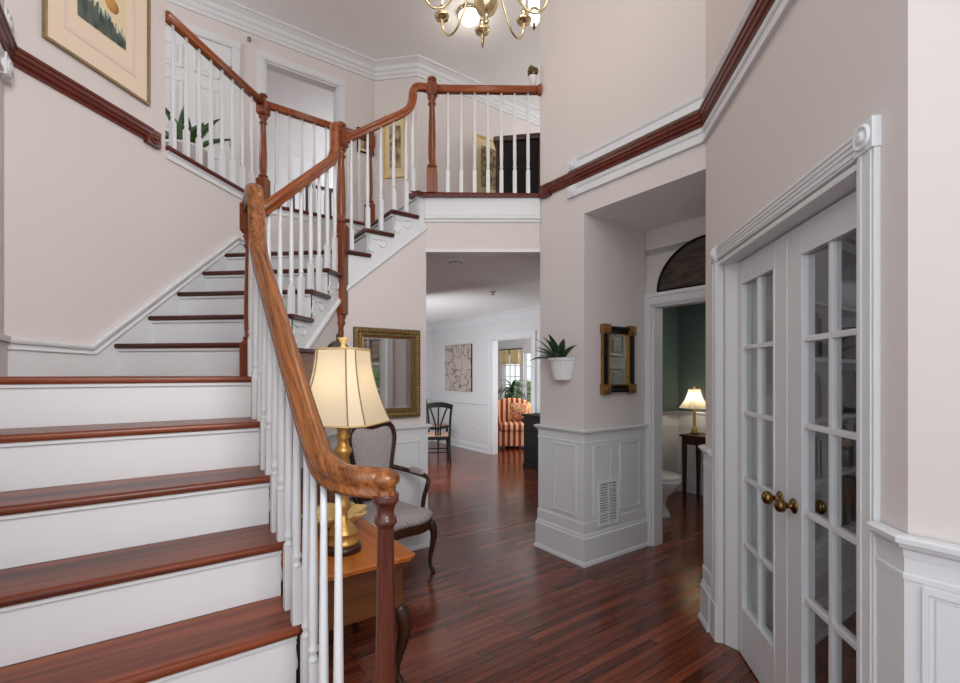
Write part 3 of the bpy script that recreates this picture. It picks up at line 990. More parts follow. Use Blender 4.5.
# bottom step with its rounded end under the turned-out rail
u, z = uz(6)
# landing
C0 = D(UF, VR)
E_poly = [D(UF, VLs), C0, (-1.60, 2.20), (-1.60, 2.378 + 0.06), (XL, 2.378 + 0.06), (XL, 1.79)]
MB().ext(E_poly, 1.4385 - TH, 1.4385).build('tread', M['tread'], st, bevel=0.012, seg=3)
mb = MB().ext([D(UF + 0.03, VLs), D(UF + 0.03, vst(UF)), D(UF + 0.048, vst(UF)), D(UF + 0.048, VLs)], 1.4385 - R1, 1.4385 - TH)
mb.ext([D(UF + 0.016, VLs), D(UF + 0.016, vst(UF)), D(UF + 0.03, vst(UF)), D(UF + 0.03, VLs)], 1.4385 - TH - 0.014, 1.4385 - TH)
mb.build('riser', M['white'], st)
# middle flight
XR = -1.60
for i in range(1, 5):
    y, z = 2.378 + GU * (i - 1), 1.4385 + RU * i
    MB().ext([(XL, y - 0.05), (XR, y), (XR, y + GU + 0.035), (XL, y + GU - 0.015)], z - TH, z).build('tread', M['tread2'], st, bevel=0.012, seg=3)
for i in range(1, 6):
    y, z = 2.378 + GU * (i - 1), 1.4385 + RU * i
    mb = MB().ext([(XL, y - 0.02), (XR - 0.03, y + 0.03), (XR - 0.03, y + 0.048), (XL, y - 0.002)], z - RU, z - TH)
    mb.ext([(XL, y - 0.034), (XR - 0.03, y + 0.016), (XR - 0.03, y + 0.03), (XL, y - 0.02)], z - TH - 0.014, z - TH)
    mb.build('riser', M['white'], st)
# upper landing and diagonal flight
UR = 4.88 / R2
zt = 1.4385 + RU * 5
y5 = 2.378 + GU * 4
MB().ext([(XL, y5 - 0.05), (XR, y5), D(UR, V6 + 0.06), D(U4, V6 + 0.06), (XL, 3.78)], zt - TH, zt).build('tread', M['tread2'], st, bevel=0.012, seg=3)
for va, vb, n in ((V6, V7, 6), (V7, VF, 7)):
    z = 1.4385 + RU * n
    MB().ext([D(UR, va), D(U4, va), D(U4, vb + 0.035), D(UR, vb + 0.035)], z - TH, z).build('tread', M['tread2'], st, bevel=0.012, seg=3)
for va, n in ((V6, 6), (V7, 7), (VF, 8)):
    z = 1.4385 + RU * n
    mb = MB().ext([D(UR + 0.03, va + 0.03), D(U4, va + 0.03), D(U4, va + 0.048), D(UR + 0.03, va + 0.048)], z - RU, z - TH)
    mb.ext([D(UR + 0.03, va + 0.016), D(U4, va + 0.016), D(U4, va + 0.03), D(UR + 0.03, va + 0.03)], z - TH - 0.014, z - TH)
    mb.build('riser', M['white'], st)
# outer strings: lower flight to the floor, middle and diagonal flights with a sloped lower edge
pts = [(0.0, 0.0)]
s_of = lambda u: u - 1.0
ubot = uz(6)[0] + 0.03
pts = [(ubot + 0.004, 0.0)]
for k in range(6, -1, -1):
    u, z = uz(k)
    pts += [(u + 0.034, z - R1 - (TH if k < 6 else 0)), (u + 0.034, z - TH)]
pts += [(2.66, 1.4385 - TH), (2.66, 0.0)]
_a, _b = D(0, vst(0)), D(1, vst(1))
MB().vpoly(_a, (_b[0] - _a[0], _b[1] - _a[1]), pts, 0.0, -0.05).build('outer_string', M['white'], st)
pts = [(2.14, 1.4385 - TH)]
for i in range(1, 6):
    y, z = 2.378 + GU * (i - 1), 1.4385 + RU * i
    pts += [(y + 0.035, z - RU - TH), (y + 0.035, z - TH)]
pts += [(3.345, 1.4385 + 5 * RU - TH), (3.345, zs(3.345) - 0.375), (2.30, zs(2.30) - 0.375), (2.14, zs(2.30) - 0.375)]
MB().vpoly((XR - 0.03, 0), (0, 1), pts, 0.0, -0.04).build('outer_string', M['white'], st)
vs0 = (XR + 3.29) / R2
pts = [(vs0 - 0.01, zt - TH), (V6 + 0.035, zt - TH)]
for va, n in ((V6, 6), (V7, 7), (VF, 8)):
    z = 1.4385 + RU * n
    pts += [(va + 0.035, z - RU - TH), (va + 0.035, z - TH)]
pts += [(1.905, Z2 - TH), (1.905, zd(1.905) - 0.372), (vs0 - 0.01, zd(vs0 - 0.01) - 0.372)]
MB().vpoly(D(UR + 0.03, 0), (1, 1), pts, 0.0, -0.04).build('outer_string', M['white'], st)
# bead along the lower edge of the strings
mb = MB()
bp = [(-0.004, -0.022), (0.014, -0.022), (0.018, -0.012), (0.014, 0.0), (0.008, 0.006), (-0.004, 0.006)]
mb.sweep([(XR - 0.028, y, zs(y) - 0.36) for y in (2.30, 3.29)], bp, False, side=(1, 0, 0))
mb.sweep([D(UR + 0.028, v) + (zd(v) - 0.357,) for v in (vs0, 1.90)], bp, False, side=(0.7, -0.7, 0))
mb.build('string_bead', M['white'], st)
# carved scroll brackets under the tread ends
def scroll(p0, d, nrm):
    mb = MB()
    d = Vector((d[0], d[1], 0)).normalized()
    nv = Vector((nrm[0], nrm[1], 0)).normalized()
    P = lambda a, z: Vector((p0[0], p0[1], 0)) + d * a + nv * 0.003 + Vector((0, 0, p0[2] + z))
    a1 = [P(0.02 + 0.10 * t, -0.045 - 0.014 * math.sin(t * PI * 1.0)) for t in [i / 8 for i in range(9)]]
    c = [P(0.135 + 0.03 * math.cos(t) * (1 - t / 9), -0.075 + 0.03 * math.sin(t) * (1 - t / 9)) for t in [2.4 - i * 0.5 for i in range(11)]]
    a2 = [P(0.02 + 0.012 * math.sin(t * 6), -0.06 - 0.09 * t) for t in [i / 8 for i in range(9)]]
    c2 = [P(0.045 + 0.024 * math.cos(t) * (1 - t / 12), -0.15 + 0.022 * math.sin(t) * (1 - t / 12)) for t in [2.6 + i * 0.55 for i in range(9)]]
    for q in (a1, c, a2, c2):
        mb.tube(q, 0.005, 6)
    mb.build('scroll_bracket', M['white'], st)
for k in range(5, -1, -1):
    u, z = uz(k)
    p = D(u + 0.03, vst(u))
    scroll((p[0], p[1], z - 0.01), (-1, 1), (1, 1))
for i in range(1, 6):
    y, z = 2.378 + GU * (i - 1), 1.4385 + RU * i
    scroll((XR - 0.03, y + 0.03, z - 0.01), (0, 1), (1, 0))
for va, n in ((V6, 6), (V7, 7)):
    p = D(UR + 0.03, va + 0.03)
    scroll((p[0], p[1], 1.4385 + RU * n - 0.01), (1, 1), (1, -1))

# ------------------------------------------------------------------ balusters, newels, rails
RAILP = [(-0.024, -0.030), (0.024, -0.030), (0.026, -0.022), (0.022, -0.016), (0.023, -0.006), (0.031, 0.002), (0.033, 0.012), (0.028, 0.022), (0.014, 0.029), (0, 0.031), (-0.014, 0.029), (-0.028, 0.022), (-0.033, 0.012), (-0.031, 0.002), (-0.023, -0.006), (-0.022, -0.016), (-0.026, -0.022)]
def baluster(parent, x, y, z0, z1, ang=0.0, block=0.19, name='baluster'):
    mb = MB()
    m = Matrix.Translation((x, y, z0)) @ Matrix.Rotation(ang, 4, 'Z')
    h = z1 - z0
    a = 0.0155
    b = block
    mb.box((-a, -a, 0), (a, a, b), m)
    prof = [(a * 1.15, b), (a * 0.95, b + 0.008), (a * 0.72, b + 0.014), (a * 0.74, b + 0.022), (a * 1.02, b + 0.030), (a * 1.02, b + 0.040), (a * 0.76, b + 0.046), (a * 0.86, b + 0.07), (a * 0.97, b + 0.13), (a * 0.92, b + 0.22), (a * 0.66, h * 0.86), (a * 0.6, h)]
    mb.lathe(prof, (0, 0, 0), 10, m)
    mb.build(name, M['white'], parent)

def newel(parent, x, y, z0, zb1, zt0, zt1, ang, mt, a=0.042, cap=True, pend=0.0, name='newel_post'):
    """square lower block z0..zb1, turned shaft, square upper block zt0..zt1, cap"""
    mb = MB()
    m = Matrix.Translation((x, y, 0)) @ Matrix.Rotation(ang, 4, 'Z')
    mb.box((-a, -a, z0), (a, a, zb1 - 0.02), m)
    # chamfered shoulder
    for zA, zB, r0, r1 in ((zb1 - 0.02, zb1, a, a * 0.66), (zt1 - 0.018, zt1, a, a * 0.66), (zt0 + 0.02, zt0, a, a * 0.7)):
        s_ = [(-r0, -r0, zA), (r0, -r0, zA), (r0, r0, zA), (-r0, r0, zA), (-r1, -r1, zB), (r1, -r1, zB), (r1, r1, zB), (-r1, r1, zB)]
        mb.add(s_, [(0, 1, 2, 3)[::-1], (4, 5, 6, 7), (0, 1, 5, 4), (1, 2, 6, 5), (2, 3, 7, 6), (3, 0, 4, 7)], False, m)
    L = zt0 - zb1
    P = lambda t: zb1 + L * t
    mb.lathe([(a * 0.68, P(0)), (a * 0.95, P(0) + 0.006), (a * 0.95, P(0) + 0.016), (a * 0.62, P(0) + 0.024), (a * 0.74, P(0.12)), (a * 0.78, P(0.3)), (a * 0.66, P(0.62)), (a * 0.55, P(0.85)), (a * 0.72, P(0.87)), (a * 0.85, P(0.885)), (a * 0.72, P(0.9)), (a * 0.58, P(0.92)), (a * 0.75, P(0.95)), (a * 0.92, P(0.97)), (a * 0.92, P(0.985)), (a * 0.7, P(1.0))], (0, 0, 0), 18, m)
    mb.box((-a, -a, zt0 + 0.02), (a, a, zt1 - 0.018), m)
    if cap:
        mb.lathe([(a * 0.62, zt1), (a * 0.45, zt1 + 0.008), (a * 0.55, zt1 + 0.016), (a * 0.86, zt1 + 0.026), (a * 0.9, zt1 + 0.034), (a * 0.62, zt1 + 0.046), (a * 0.3, zt1 + 0.054), (0, zt1 + 0.056)], (0, 0, 0), 18, m)
    if pend:
        mb.lathe([(0, z0 - pend), (a * 0.35, z0 - pend + 0.01), (a * 0.5, z0 - pend * 0.6), (a * 0.42, z0 - pend * 0.45), (a * 0.8, z0 - pend * 0.3), (a * 0.62, z0 - pend * 0.2), (a * 0.9, z0 - pend * 0.08), (a * 0.9, z0)], (0, 0, 0), 18, m)
    return mb.build(name, M[mt], parent)

RB = 0.031
sr = thing('stair_railing', 'long wooden stair handrail with turned-out end and white balusters following the stairs', 'railing', (-0.9, 1.8, 0))
# lower flight line
vb = lambda u: vr(u) - 0.001
VB1 = vb(1.3) + 0.008
rz = lambda u: 1.4385 + 0.775 + (R1 / G1) * (u - UF)
# turned-out end and its newel
NV = (-0.452, 1.168)
mb = MB()
a = 0.027
x, y = NV
mb.lathe([(a * 1.05, 0.0), (a * 1.12, 0.25), (a * 1.08, 0.42), (a * 0.96, 0.75), (a * 0.80, 1.045), (a * 0.86, 1.052), (a * 1.08, 1.058), (a * 1.12, 1.066), (a * 1.02, 1.074), (a * 0.84, 1.078), (a * 0.82, 1.092), (a * 0.95, 1.105), (a * 1.22, 1.115), (a * 1.3, 1.119), (a * 1.26, 1.124), (a * 1.28, 1.13), (a * 1.28, 1.135)], (x, y, 0), 22)
mb.build('newel_post', M['newel_dark'], sr)
ZV = 1.163
lineP = lambda u: Vector(D(u, vb(u) + 0.003 - 0.016 * (u - 1.3)) + (rz(u),))
upper_u = 2.33
uz0 = 1.325
path = [Vector((-1.645, 2.262, 2.345)), Vector(D(2.40, vb(2.4) - 0.015) + (2.33,)), lineP(upper_u - 0.0), lineP(uz0)]
pA = fillet(path[:3] + [lineP(1.9)], 0.10, 8)[:-1]
Q = Vector(D(1.315, VB1) + (ZV,))
pB = [lineP(1.9 - 0.05 * i) for i in range(8)]
pC = fillet([lineP(1.50), Q, Vector((NV[0], NV[1], ZV))], 0.15, 12)
pD = []
ez = ZV
full = pA + pB + pC + pD
mb = MB()
big = [(a * 1.12, b * 1.25) for a, b in RAILP]
mb.sweep(full, big)
mb.lathe([(0.029, -0.0375), (0.0295, -0.0275), (0.026, -0.020), (0.027, -0.0075), (0.036, 0.0025), (0.0385, 0.015), (0.0325, 0.0275), (0.017, 0.036), (0, 0.0388)], (NV[0], NV[1], ez), 24)
mb.build('handrail', M['rail'], sr)
# landing newel and mid-corner newel
newel(sr, -1.645, 2.262, 1.4385, 1.63, 2.20, 2.375, 0, 'newel', 0.033, cap=False)
newel(sr, -1.63, 3.30, 1.90, 2.59, 3.16, 3.30, 0, 'newel', 0.042, pend=0.22)
# middle rail
XB = -1.635
p = fillet([(XB, 2.262, 2.285), (XB, 3.205, 3.04), (XB, 3.205, 3.29), (XB, 3.30, 3.29)], 0.085, 8)
MB().sweep(p, RAILP, side=(1, 0, 0)).build('handrail', M['rail2'], sr)
# diagonal rail with its gooseneck
UB3 = U3 - 0.012
nb = Vector((-1.055, 3.785, 0))
pe = D(UB3, 1.80)
p = fillet([(-1.63, 3.30, 3.205), D(UB3, 1.765) + (3.635,), D(UB3, 1.775) + (3.835,), (nb.x, nb.y, 3.835)], 0.10, 8)
MB().sweep(p, RAILP).build('handrail', M['rail5'], sr)
# balusters, two to a tread
for k in range(5, 0, -1):
    u, z = uz(k)
    for du in ((0.065, 0.145) if k == 5 else (0.0, 0.155) if k == 1 else (0.035, 0.155)):
        ub = u + du
        zr = min(rz(ub), 9) - RB - 0.008
        if ub > upper_u + 0.03:
            zr = 2.30
        p = D(ub, vb(ub))
        baluster(sr, p[0], p[1], z, zr, PI / 4, block=0.19 if du < 0.1 else 0.225)
u, z = uz(6)
for p, zr in ((D(1.335, VB1 - 0.0), 1.150), (D(1.268, VB1 + 0.02), 1.13)):
    baluster(sr, p[0], p[1], z, zr, PI / 4)
p = D(UF + 0.035, vb(UF))
baluster(sr, p[0], p[1], 1.4385, 2.30, PI / 4)
for i in range(1, 5):
    y, z = 2.378 + GU * (i - 1), 1.4385 + RU * i
    for dy in (0.04, 0.150):
        zr = 2.285 + (y + dy - 2.262) * 0.8 - RB
        if y + dy > 3.17:
            zr = 3.05
        baluster(sr, XB, y + dy, z, zr, 0, block=0.17 if dy < 0.1 else 0.25)
baluster(sr, XB, 2.345, 1.4385, 2.285 + 0.083 * 0.8 - RB, 0, block=0.2)
for va, n in ((V6 - 0.10, 5), (V6 + 0.03, 6), (V6 + 0.14, 6), (V7 + 0.03, 7), (V7 + 0.14, 7)):
    z = 1.4385 + RU * n
    p = D(UB3, va)
    t = (va - 1.181) / (1.765 - 1.181)
    baluster(sr, p[0], p[1], z, 3.205 + t * 0.43 - RB, PI / 4, block=0.16 if va in (V6 + 0.03, V7 + 0.03, V6 - 0.1) else 0.24)
p = D(UB3, VF + 0.0)
baluster(sr, p[0] - 0.02, p[1] - 0.01, Z2, 3.80, PI / 4)

# balcony railing
ang = math.atan2(NB[1] - nb.y, NB[0] - nb.x)
br = thing('balcony_railing', 'level balcony handrail with white balusters overlooking the entry hall', 'railing', (-0.6, 3.87, Z2))
newel(br, nb.x, nb.y, Z2, Z2 + 0.215, 3.775, 3.885, ang, 'newel', 0.043)
q = Vector((NB[0] + 0.0, NB[1] - 0.015, 0))
dv = (q - nb).normalized()
mb = MB().sweep([(nb.x, nb.y, 3.835), (q.x, q.y, 3.835)], RAILP)
mb.build('handrail', M['rail3'], br)
mr = Matrix.Translation((q.x - dv.x * 0.02, q.y - dv.y * 0.02, 3.835)) @ Vector((0, 0, 1)).rotation_difference(Vector((1, -1, 0)) * 0 + dv).to_matrix().to_4x4()
MB().lathe([(0.046, 0.03), (0.046, 0.012), (0.04, 0.004), (0.034, 0)][::-1], (0, 0, 0), 18, mr).build('wall_rosette', M['rail2'], br)
for i in range(8):
    d = 0.112 * (i + 1) + 0.02
    p = nb + dv * d
    if d > (q - nb).length - 0.01:
        break
    baluster(br, p.x, p.y, Z2 + 0.003, 3.805, ang, block=0.19)

# upper hall railing
hr = thing('hall_railing', 'upper hallway railing with white balusters along the top of the left wall', 'railing', (XL, 3.2, Z2))
n1, n2 = (XL + 0.005, 3.73), D(U4 - 0.0, VF + 0.02)
newel(hr, n1[0], n1[1], Z2, Z2 + 0.22, 3.72, 3.865, 0, 'newel', 0.042)
newel(hr, n2[0], n2[1], Z2, Z2 + 0.22, 3.72, 3.865, PI / 4, 'newel', 0.042)
MB().sweep([(XL + 0.005, 2.70, 3.83), n1 + (3.83,)], RAILP).build('handrail', M['rail4'], hr)
MB().sweep([n1 + (3.83,), n2 + (3.83,)], RAILP).build('handrail', M['rail2'], hr)
for i in range(8):
    baluster(hr, XL + 0.005, 2.755 + i * 0.117, Z2 + 0.003, 3.80, 0)
for i in range(8):
    t = (i + 1) / 9
    baluster(hr, n1[0] + (n2[0] - n1[0]) * t, n1[1] + (n2[1] - n1[1]) * t, Z2 + 0.003, 3.80, PI / 4)
# ------------------------------------------------------------------ french doors
DN = [0]
def french_leaf(y0, y1, lock_far):
    """glazed leaf between y0 < y1 in the plane x = 0.92..0.96"""
    DN[0] += 1
    xa, xb = 0.918, 0.958
    z0, z1 = 0.008, 2.03
    sw, tr, brl = 0.112, 0.112, 0.25
    mb = MB()
    mb.box((xa, y0, z0), (xb, y0 + sw, z1))
    mb.box((xa, y1 - sw, z0), (xb, y1, z1))
    mb.box((xa, y0 + sw, z1 - tr), (xb, y1 - sw, z1))
    mb.box((xa, y0 + sw, z0), (xb, y1 - sw, brl))
    o = struct(mb.build('door_%d' % DN[0], M['white'], origin=(xa, y0, 0), bevel=0.004))
    ga, gb, gz0, gz1 = y0 + sw, y1 - sw, brl, z1 - tr
    mb = MB()
    ym = (ga + gb) / 2
    mb.box((xa + 0.004, ym - 0.011, gz0), (xb - 0.004, ym + 0.011, gz1))
    for i in range(1, 5):
        z = gz0 + (gz1 - gz0) * i / 5
        mb.box((xa + 0.005, ga, z - 0.011), (xb - 0.005, gb, z + 0.011))
    # glazing beads round the whole light
    for a, b in (((xa - 0.004, ga - 0.004, gz0 - 0.004), (xb + 0.004, gb + 0.004, gz0 + 0.010)), ((xa - 0.004, ga - 0.004, gz1 - 0.010), (xb + 0.004, gb + 0.004, gz1 + 0.004)),
                 ((xa - 0.004, ga - 0.004, gz0), (xb + 0.004, ga + 0.010, gz1)), ((xa - 0.004, gb - 0.010, gz0), (xb + 0.004, gb + 0.004, gz1))):
        mb.box(a, b)
    mb.build('muntin', M['white'], o, bevel=0.003)
    MB().box((0.936, ga, gz0), (0.940, gb, gz1)).build('pane', M['glass'], o)
    ky = (y1 - sw / 2) if lock_far else (y0 + sw / 2)
    for sgn, x in ((-1, xa), (1, xb)):
        m = Matrix.Translation((x, ky, 0.925)) @ Matrix.Rotation(sgn * PI / 2, 4, 'Y')
        MB().lathe([(0.030, 0.0), (0.031, 0.004), (0.024, 0.009), (0.012, 0.012), (0.0105, 0.026), (0.014, 0.032), (0.026, 0.040), (0.0285, 0.052), (0.024, 0.064), (0.012, 0.071), (0, 0.072)], (0, 0, 0), 20, m).build('door_knob', M['bronze'], o)
    return o
french_leaf(2.103, 2.697, False)
french_leaf(1.503, 2.097, True)
# jamb and casing of the french doors
mb = MB()
for y0, y1 in ((DY1 - 0.001, DY1 + 0.008), (DY0 - 0.008, DY0 + 0.001)):
    mb.box((0.836, y0, 0), (0.998, y1, 2.06))
mb.box((0.838, DY0, 2.035), (0.998, DY1, 2.0545))
mb.box((0.960, DY0, 2.015), (0.972, DY1, 2.036))
p0, p1 = (0.85, 3.2), (0.85, 1.0)
for y0, y1 in ((DY1 + 0.006, DY1 + 0.082), (DY0 - 0.082, DY0 - 0.006)):
    mb.box((0.833, y0, 0.20), (0.850, y1, 2.064))
    mb.box((0.830, y0 + 0.010, 0.20), (0.834, y0 + 0.024, 2.064))
    mb.box((0.830, y1 - 0.024, 0.20), (0.834, y1 - 0.010, 2.064))
    mb.box((0.825, y0 - 0.003, 0), (0.850, y1 + 0.004, 0.20))
    rosette(mb, p0, p1, 3.2 - (y0 + y1) / 2, 2.104, 0.084, 0.024)
mb.box((0.834, DY0 - 0.006, 2.064), (0.850, DY1 + 0.006, 2.142))
for z in (2.076, 2.095, 2.112, 2.130):
    mb.box((0.830, DY0 - 0.006, z - 0.004), (0.835, DY1 + 0.006, z + 0.005))
trim(mb, bevel=0.002)

def panel_door(p0, d, w, z0, mtn='white', h=2.02, knob=True, o_face=0.0, hinges=False):
    """six-panel leaf, right side of d is its front"""
    DN[0] += 1
    L = math.hypot(*d)
    d = (d[0] / L, d[1] / L)
    q = lambda s: (p0[0] + d[0] * s, p0[1] + d[1] * s)
    mb = MB()
    mb.seg(q(0), q(w), o_face - 0.036, o_face, z0 + 0.008, z0 + h)
    st_, mid = 0.11, 0.10
    cols = ((st_, (w - mid) / 2), ((w + mid) / 2, w - st_))
    rows = ((0.24, 0.80), (0.95, 1.52), (1.64, 1.88))
    for a, b in cols:
        for c, e in rows:
            c, e = c + z0, e + z0
            for f in (o_face, o_face - 0.036 - 0.008):
                mb.seg(q(a), q(b), f, f + 0.008, c, c + 0.02)
                mb.seg(q(a), q(b), f, f + 0.008, e - 0.02, e)
                mb.seg(q(a), q(a + 0.02), f, f + 0.008, c, e)
                mb.seg(q(b - 0.02), q(b), f, f + 0.008, c, e)
                mb.seg(q(a + 0.05), q(b - 0.05), f, f + 0.006, c + 0.05, e - 0.05)
    o = struct(mb.build('door_%d' % DN[0], M[mtn], origin=(p0[0], p0[1], z0), bevel=0.003))
    if hinges:
        for z in (0.25, 1.0, 1.78):
            MB().seg(q(w - 0.012), q(w + 0.012), o_face, o_face + 0.012, z0 + z - 0.045, z0 + z + 0.045).build('hinge', M['steel'], o)
    if knob:
        c = q(0.06)
        n = Vector((d[1], -d[0], 0))
        m = Matrix.Translation(Vector((c[0], c[1], z0 + 0.93)) + n * o_face) @ Vector((0, 0, 1)).rotation_difference(n).to_matrix().to_4x4()
        MB().lathe([(0.03, 0), (0.03, 0.004), (0.012, 0.01), (0.01, 0.03), (0.027, 0.045), (0.025, 0.06), (0, 0.066)], (0, 0, 0), 16, m).build('door_knob', M['bronze'], o)
    return o
# closed hall door and casings upstairs
def hall_casing(va, vb, ztop):
    mb = MB()
    p = lambda v: D(UH, v)
    w_ = 0.085
    for a, b in ((va - w_, va), (vb, vb + w_)):
        mb.seg(p(a), p(b), 0, 0.02, Z2, ztop)
        mb.seg(p(a + .012), p(b - .012), 0.02, 0.026, Z2, ztop)
    mb.seg(p(va - w_), p(vb + w_), 0, 0.02, ztop, ztop + w_)
    mb.seg(p(va - w_ + .012), p(vb + w_ - .012), 0.02, 0.026, ztop + 0.012, ztop + w_ - 0.012)
    return trim(mb)
hall_casing(-0.07, 0.73, dtop)
hall_casing(d2a, d2b, dtop)
mb = MB()
for a, b in ((d2a, d2a + 0.018), (d2b - 0.018, d2b)):
    mb.seg(D(UH, a), D(UH, b), 0, -0.12, Z2, dtop)
mb.seg(D(UH, d2a), D(UH, d2b), 0, -0.12, dtop - 0.018, dtop)
for z in (Z2 + 0.3, Z2 + 1.05, Z2 + 1.75):
    mb.seg(D(UH, d2a + 0.018), D(UH, d2a + 0.024), -0.03, -0.055, z - 0.045, z + 0.045)
trim(mb)
panel_door(D(UH - 0.005, -0.06), (1, 1), 0.78, Z2, hinges=True)
# open powder-room door, swung back into the room
panel_door(D(uq2 + 0.02, VP + 0.115), (1, 1), 0.78, 0.0, h=2.0, o_face=0.0)

# windows
def window_grid(name_n, p0, d, w_, z0, z1, nx, nz, fw=0.05, mw=0.018, off=-0.05, mtl='white'):
    L = math.hypot(*d)
    d = (d[0] / L, d[1] / L)
    q = lambda s: (p0[0] + d[0] * s, p0[1] + d[1] * s)
    mb = MB()
    mb.seg(q(0), q(fw), off - 0.03, off + 0.02, z0, z1)
    mb.seg(q(w_ - fw), q(w_), off - 0.03, off + 0.02, z0, z1)
    mb.seg(q(0), q(w_), off - 0.03, off + 0.02, z0, z0 + fw)
    mb.seg(q(0), q(w_), off - 0.03, off + 0.02, z1 - fw, z1)
    for i in range(1, nx):
        s = fw + (w_ - 2 * fw) * i / nx
        mb.seg(q(s - mw / 2), q(s + mw / 2), off - 0.012, off + 0.012, z0 + fw, z1 - fw)
    for i in range(1, nz):
        z = z0 + fw + (z1 - z0 - 2 * fw) * i / nz
        mb.seg(q(fw), q(w_ - fw), off - 0.012, off + 0.012, z - mw / 2, z + mw / 2)
    o = struct(mb.build('window_%d' % name_n, M[mtl], origin=(p0[0], p0[1], z0)))
    MB().seg(q(fw), q(w_ - fw), off - 0.003, off + 0.001, z0 + fw, z1 - fw).build('pane', M['glass'], o)
    return o
window_grid(1, D(wa, VS), (1, -1), wa - wb, 0.78, 2.0, 3, 4)
window_grid(2, D(wc, VS), (1, -1), wc - wd_, 0.02, 2.0, 3, 6)
window_grid(3, (3.6, 1.7), (0, -1), 0.8, 0.55, 2.15, 2, 4, mtl='black_wood')
window_grid(4, D(UB, bw0), (1, 1), bw1 - bw0, Z2 + 0.9, Z2 + 2.08, 5, 2, mtl='walnut', mw=0.05)

# ------------------------------------------------------------------ outside
def blobs(mb, spots, seed):
    rnd = random.Random(seed)
    for c, r in spots:
        mb.lathe([(0.001, -1), (0.5, -0.86), (0.85, -0.5), (1, 0), (0.85, 0.5), (0.5, 0.86), (0.001, 1)], (0, 0, 0), 14, Matrix.Translation(c) @ Matrix.Scale(r, 4), rf=lambda t, k: 1 + 0.12 * math.sin(5 * t + k * 2 + r * 30))
    return mb
g = MB().box((4.2, -3.0, -0.05), (9.0, 6.0, 0.0))
struct(g.build('ground_outside', M['hedge']))
struct(MB().box((6.4, -1.5, 0), (6.6, 1.2, 3.2)).build('wall_garden', M['brick']))
o = blobs(MB(), [((5.6, 0.6 + 0.42 * i, 0.75 + 0.15 * (i % 2)), 0.75) for i in range(5)], 3).build('garden_shrub', M['hedge'], origin=(5.6, 1.2, 0))
tag(o, 'green shrub outside the den window seen in the gilt mirror', 'shrub')
cx, cy = D(9.0, VS + 3.2)
o = blobs(MB(), [((cx + i * 0.8, cy - i * 0.8, 0.35 + 0.2 * (i % 2)), 0.7) for i in range(-3, 4)], 5).build('garden_hedge', M['hedge'], origin=(cx, cy, 0))
tag(o, 'green hedge outside the sunroom windows', 'hedge')

# ------------------------------------------------------------------ shared shapes
def cabriole(mb, x, y, ztop, dx, dy, s=1.0, foot=0.0):
    """S-curved leg leaning out towards (dx, dy)"""
    k = [(0.0, 1.0, 0.030), (0.014, 0.88, 0.030), (0.020, 0.74, 0.026), (0.010, 0.52, 0.020), (-0.004, 0.30, 0.0155), (-0.004, 0.16, 0.0135), (0.008, 0.06, 0.015), (0.016, 0.02, 0.017), (0.016, 0.0, 0.014)]
    pts = [(x + dx * a * s, y + dy * a * s, foot + (ztop - foot) * h) for a, h, r in k]
    sp = spline(pts, 3)
    rs = []
    for i in range(len(k) - 1):
        for j in range(3):
            t = j / 3
            rs.append((k[i][2] * (1 - t) + k[i + 1][2] * t) * s)
    rs.append(k[-1][2] * s)
    mb.tube(sp, rs, 9)
    return mb

def leaf_blade(mb, base, az, tilt, L, w_, droop=0.4, n=7):
    """pointed leaf: a thin folded blade with thickness"""
    b = Vector(base)
    out = Vector((math.cos(az), math.sin(az), 0))
    sd = Vector((-math.sin(az), math.cos(az), 0))
    p = b.copy()
    cent, ups = [], []
    ang_ = tilt
    for i in range(n + 1):
        t = i / n
        d = out * math.cos(ang_) + Vector((0, 0, 1)) * math.sin(ang_)
        cent.append(p.copy())
        ups.append(Vector((0, 0, 1)) * math.cos(ang_) - out * math.sin(ang_))
        p = p + d * (L / n)
        ang_ -= droop / n
    vs, fs = [], []
    for i, c in enumerate(cent):
        t = i / n
        ww = w_ * (math.sin(PI * min(1, (t * 0.92 + 0.08) ** 0.8)) * 0.5 + 0.02) if i < n else 0.001
        u_ = ups[i]
        vs += [c - sd * ww + u_ * ww * 0.35, c + u_ * 0.0015, c + sd * ww + u_ * ww * 0.35, c - u_ * 0.002]
    for i in range(n):
        a, c = i * 4, i * 4 + 4
        for j in range(4):
            k = (j + 1) % 4
            fs.append((a + j, a + k, c + k, c + j))
    fs += [(3, 2, 1, 0), (n * 4, n * 4 + 1, n * 4 + 2, n * 4 + 3)]
    mb.add(vs, fs, True)
    return mb

def frame_rect(mb, w_, h, t, d, prof=None, z0=0.0):
    """picture-frame ring in the local xz plane, front towards -y; centred in x, from z0 up"""
    pr = prof or [(0, 0), (0, -d), (t * 0.3, -d * 1.05), (t * 0.55, -d * 0.7), (t * 0.8, -d * 0.75), (t, -d * 0.4), (t, 0)]
    cs = [(-w_ / 2, z0), (w_ / 2, z0), (w_ / 2, z0 + h), (-w_ / 2, z0 + h)]
    ins = [(1, 1), (-1, 1), (-1, -1), (1, -1)]
    m = len(pr)
    vs, fs = [], []
    for (x, z), (ix, iz) in zip(cs, ins):
        for a, y in pr:
            vs.append((x + ix * a, y, z + iz * a))
    for i in range(4):
        j = (i + 1) % 4
        for a in range(m):
            b = (a + 1) % m
            fs.append((i * m + a, i * m + b, j * m + b, j * m + a))
    mb.add(vs, fs)
    return mb

# walls by rotation: local -y faces the room
ROT_X = PI / 2     # faces +x
ROT_D = PI / 4     # faces (1,-1)
ROT_E = -PI / 4    # faces (-1,-1)

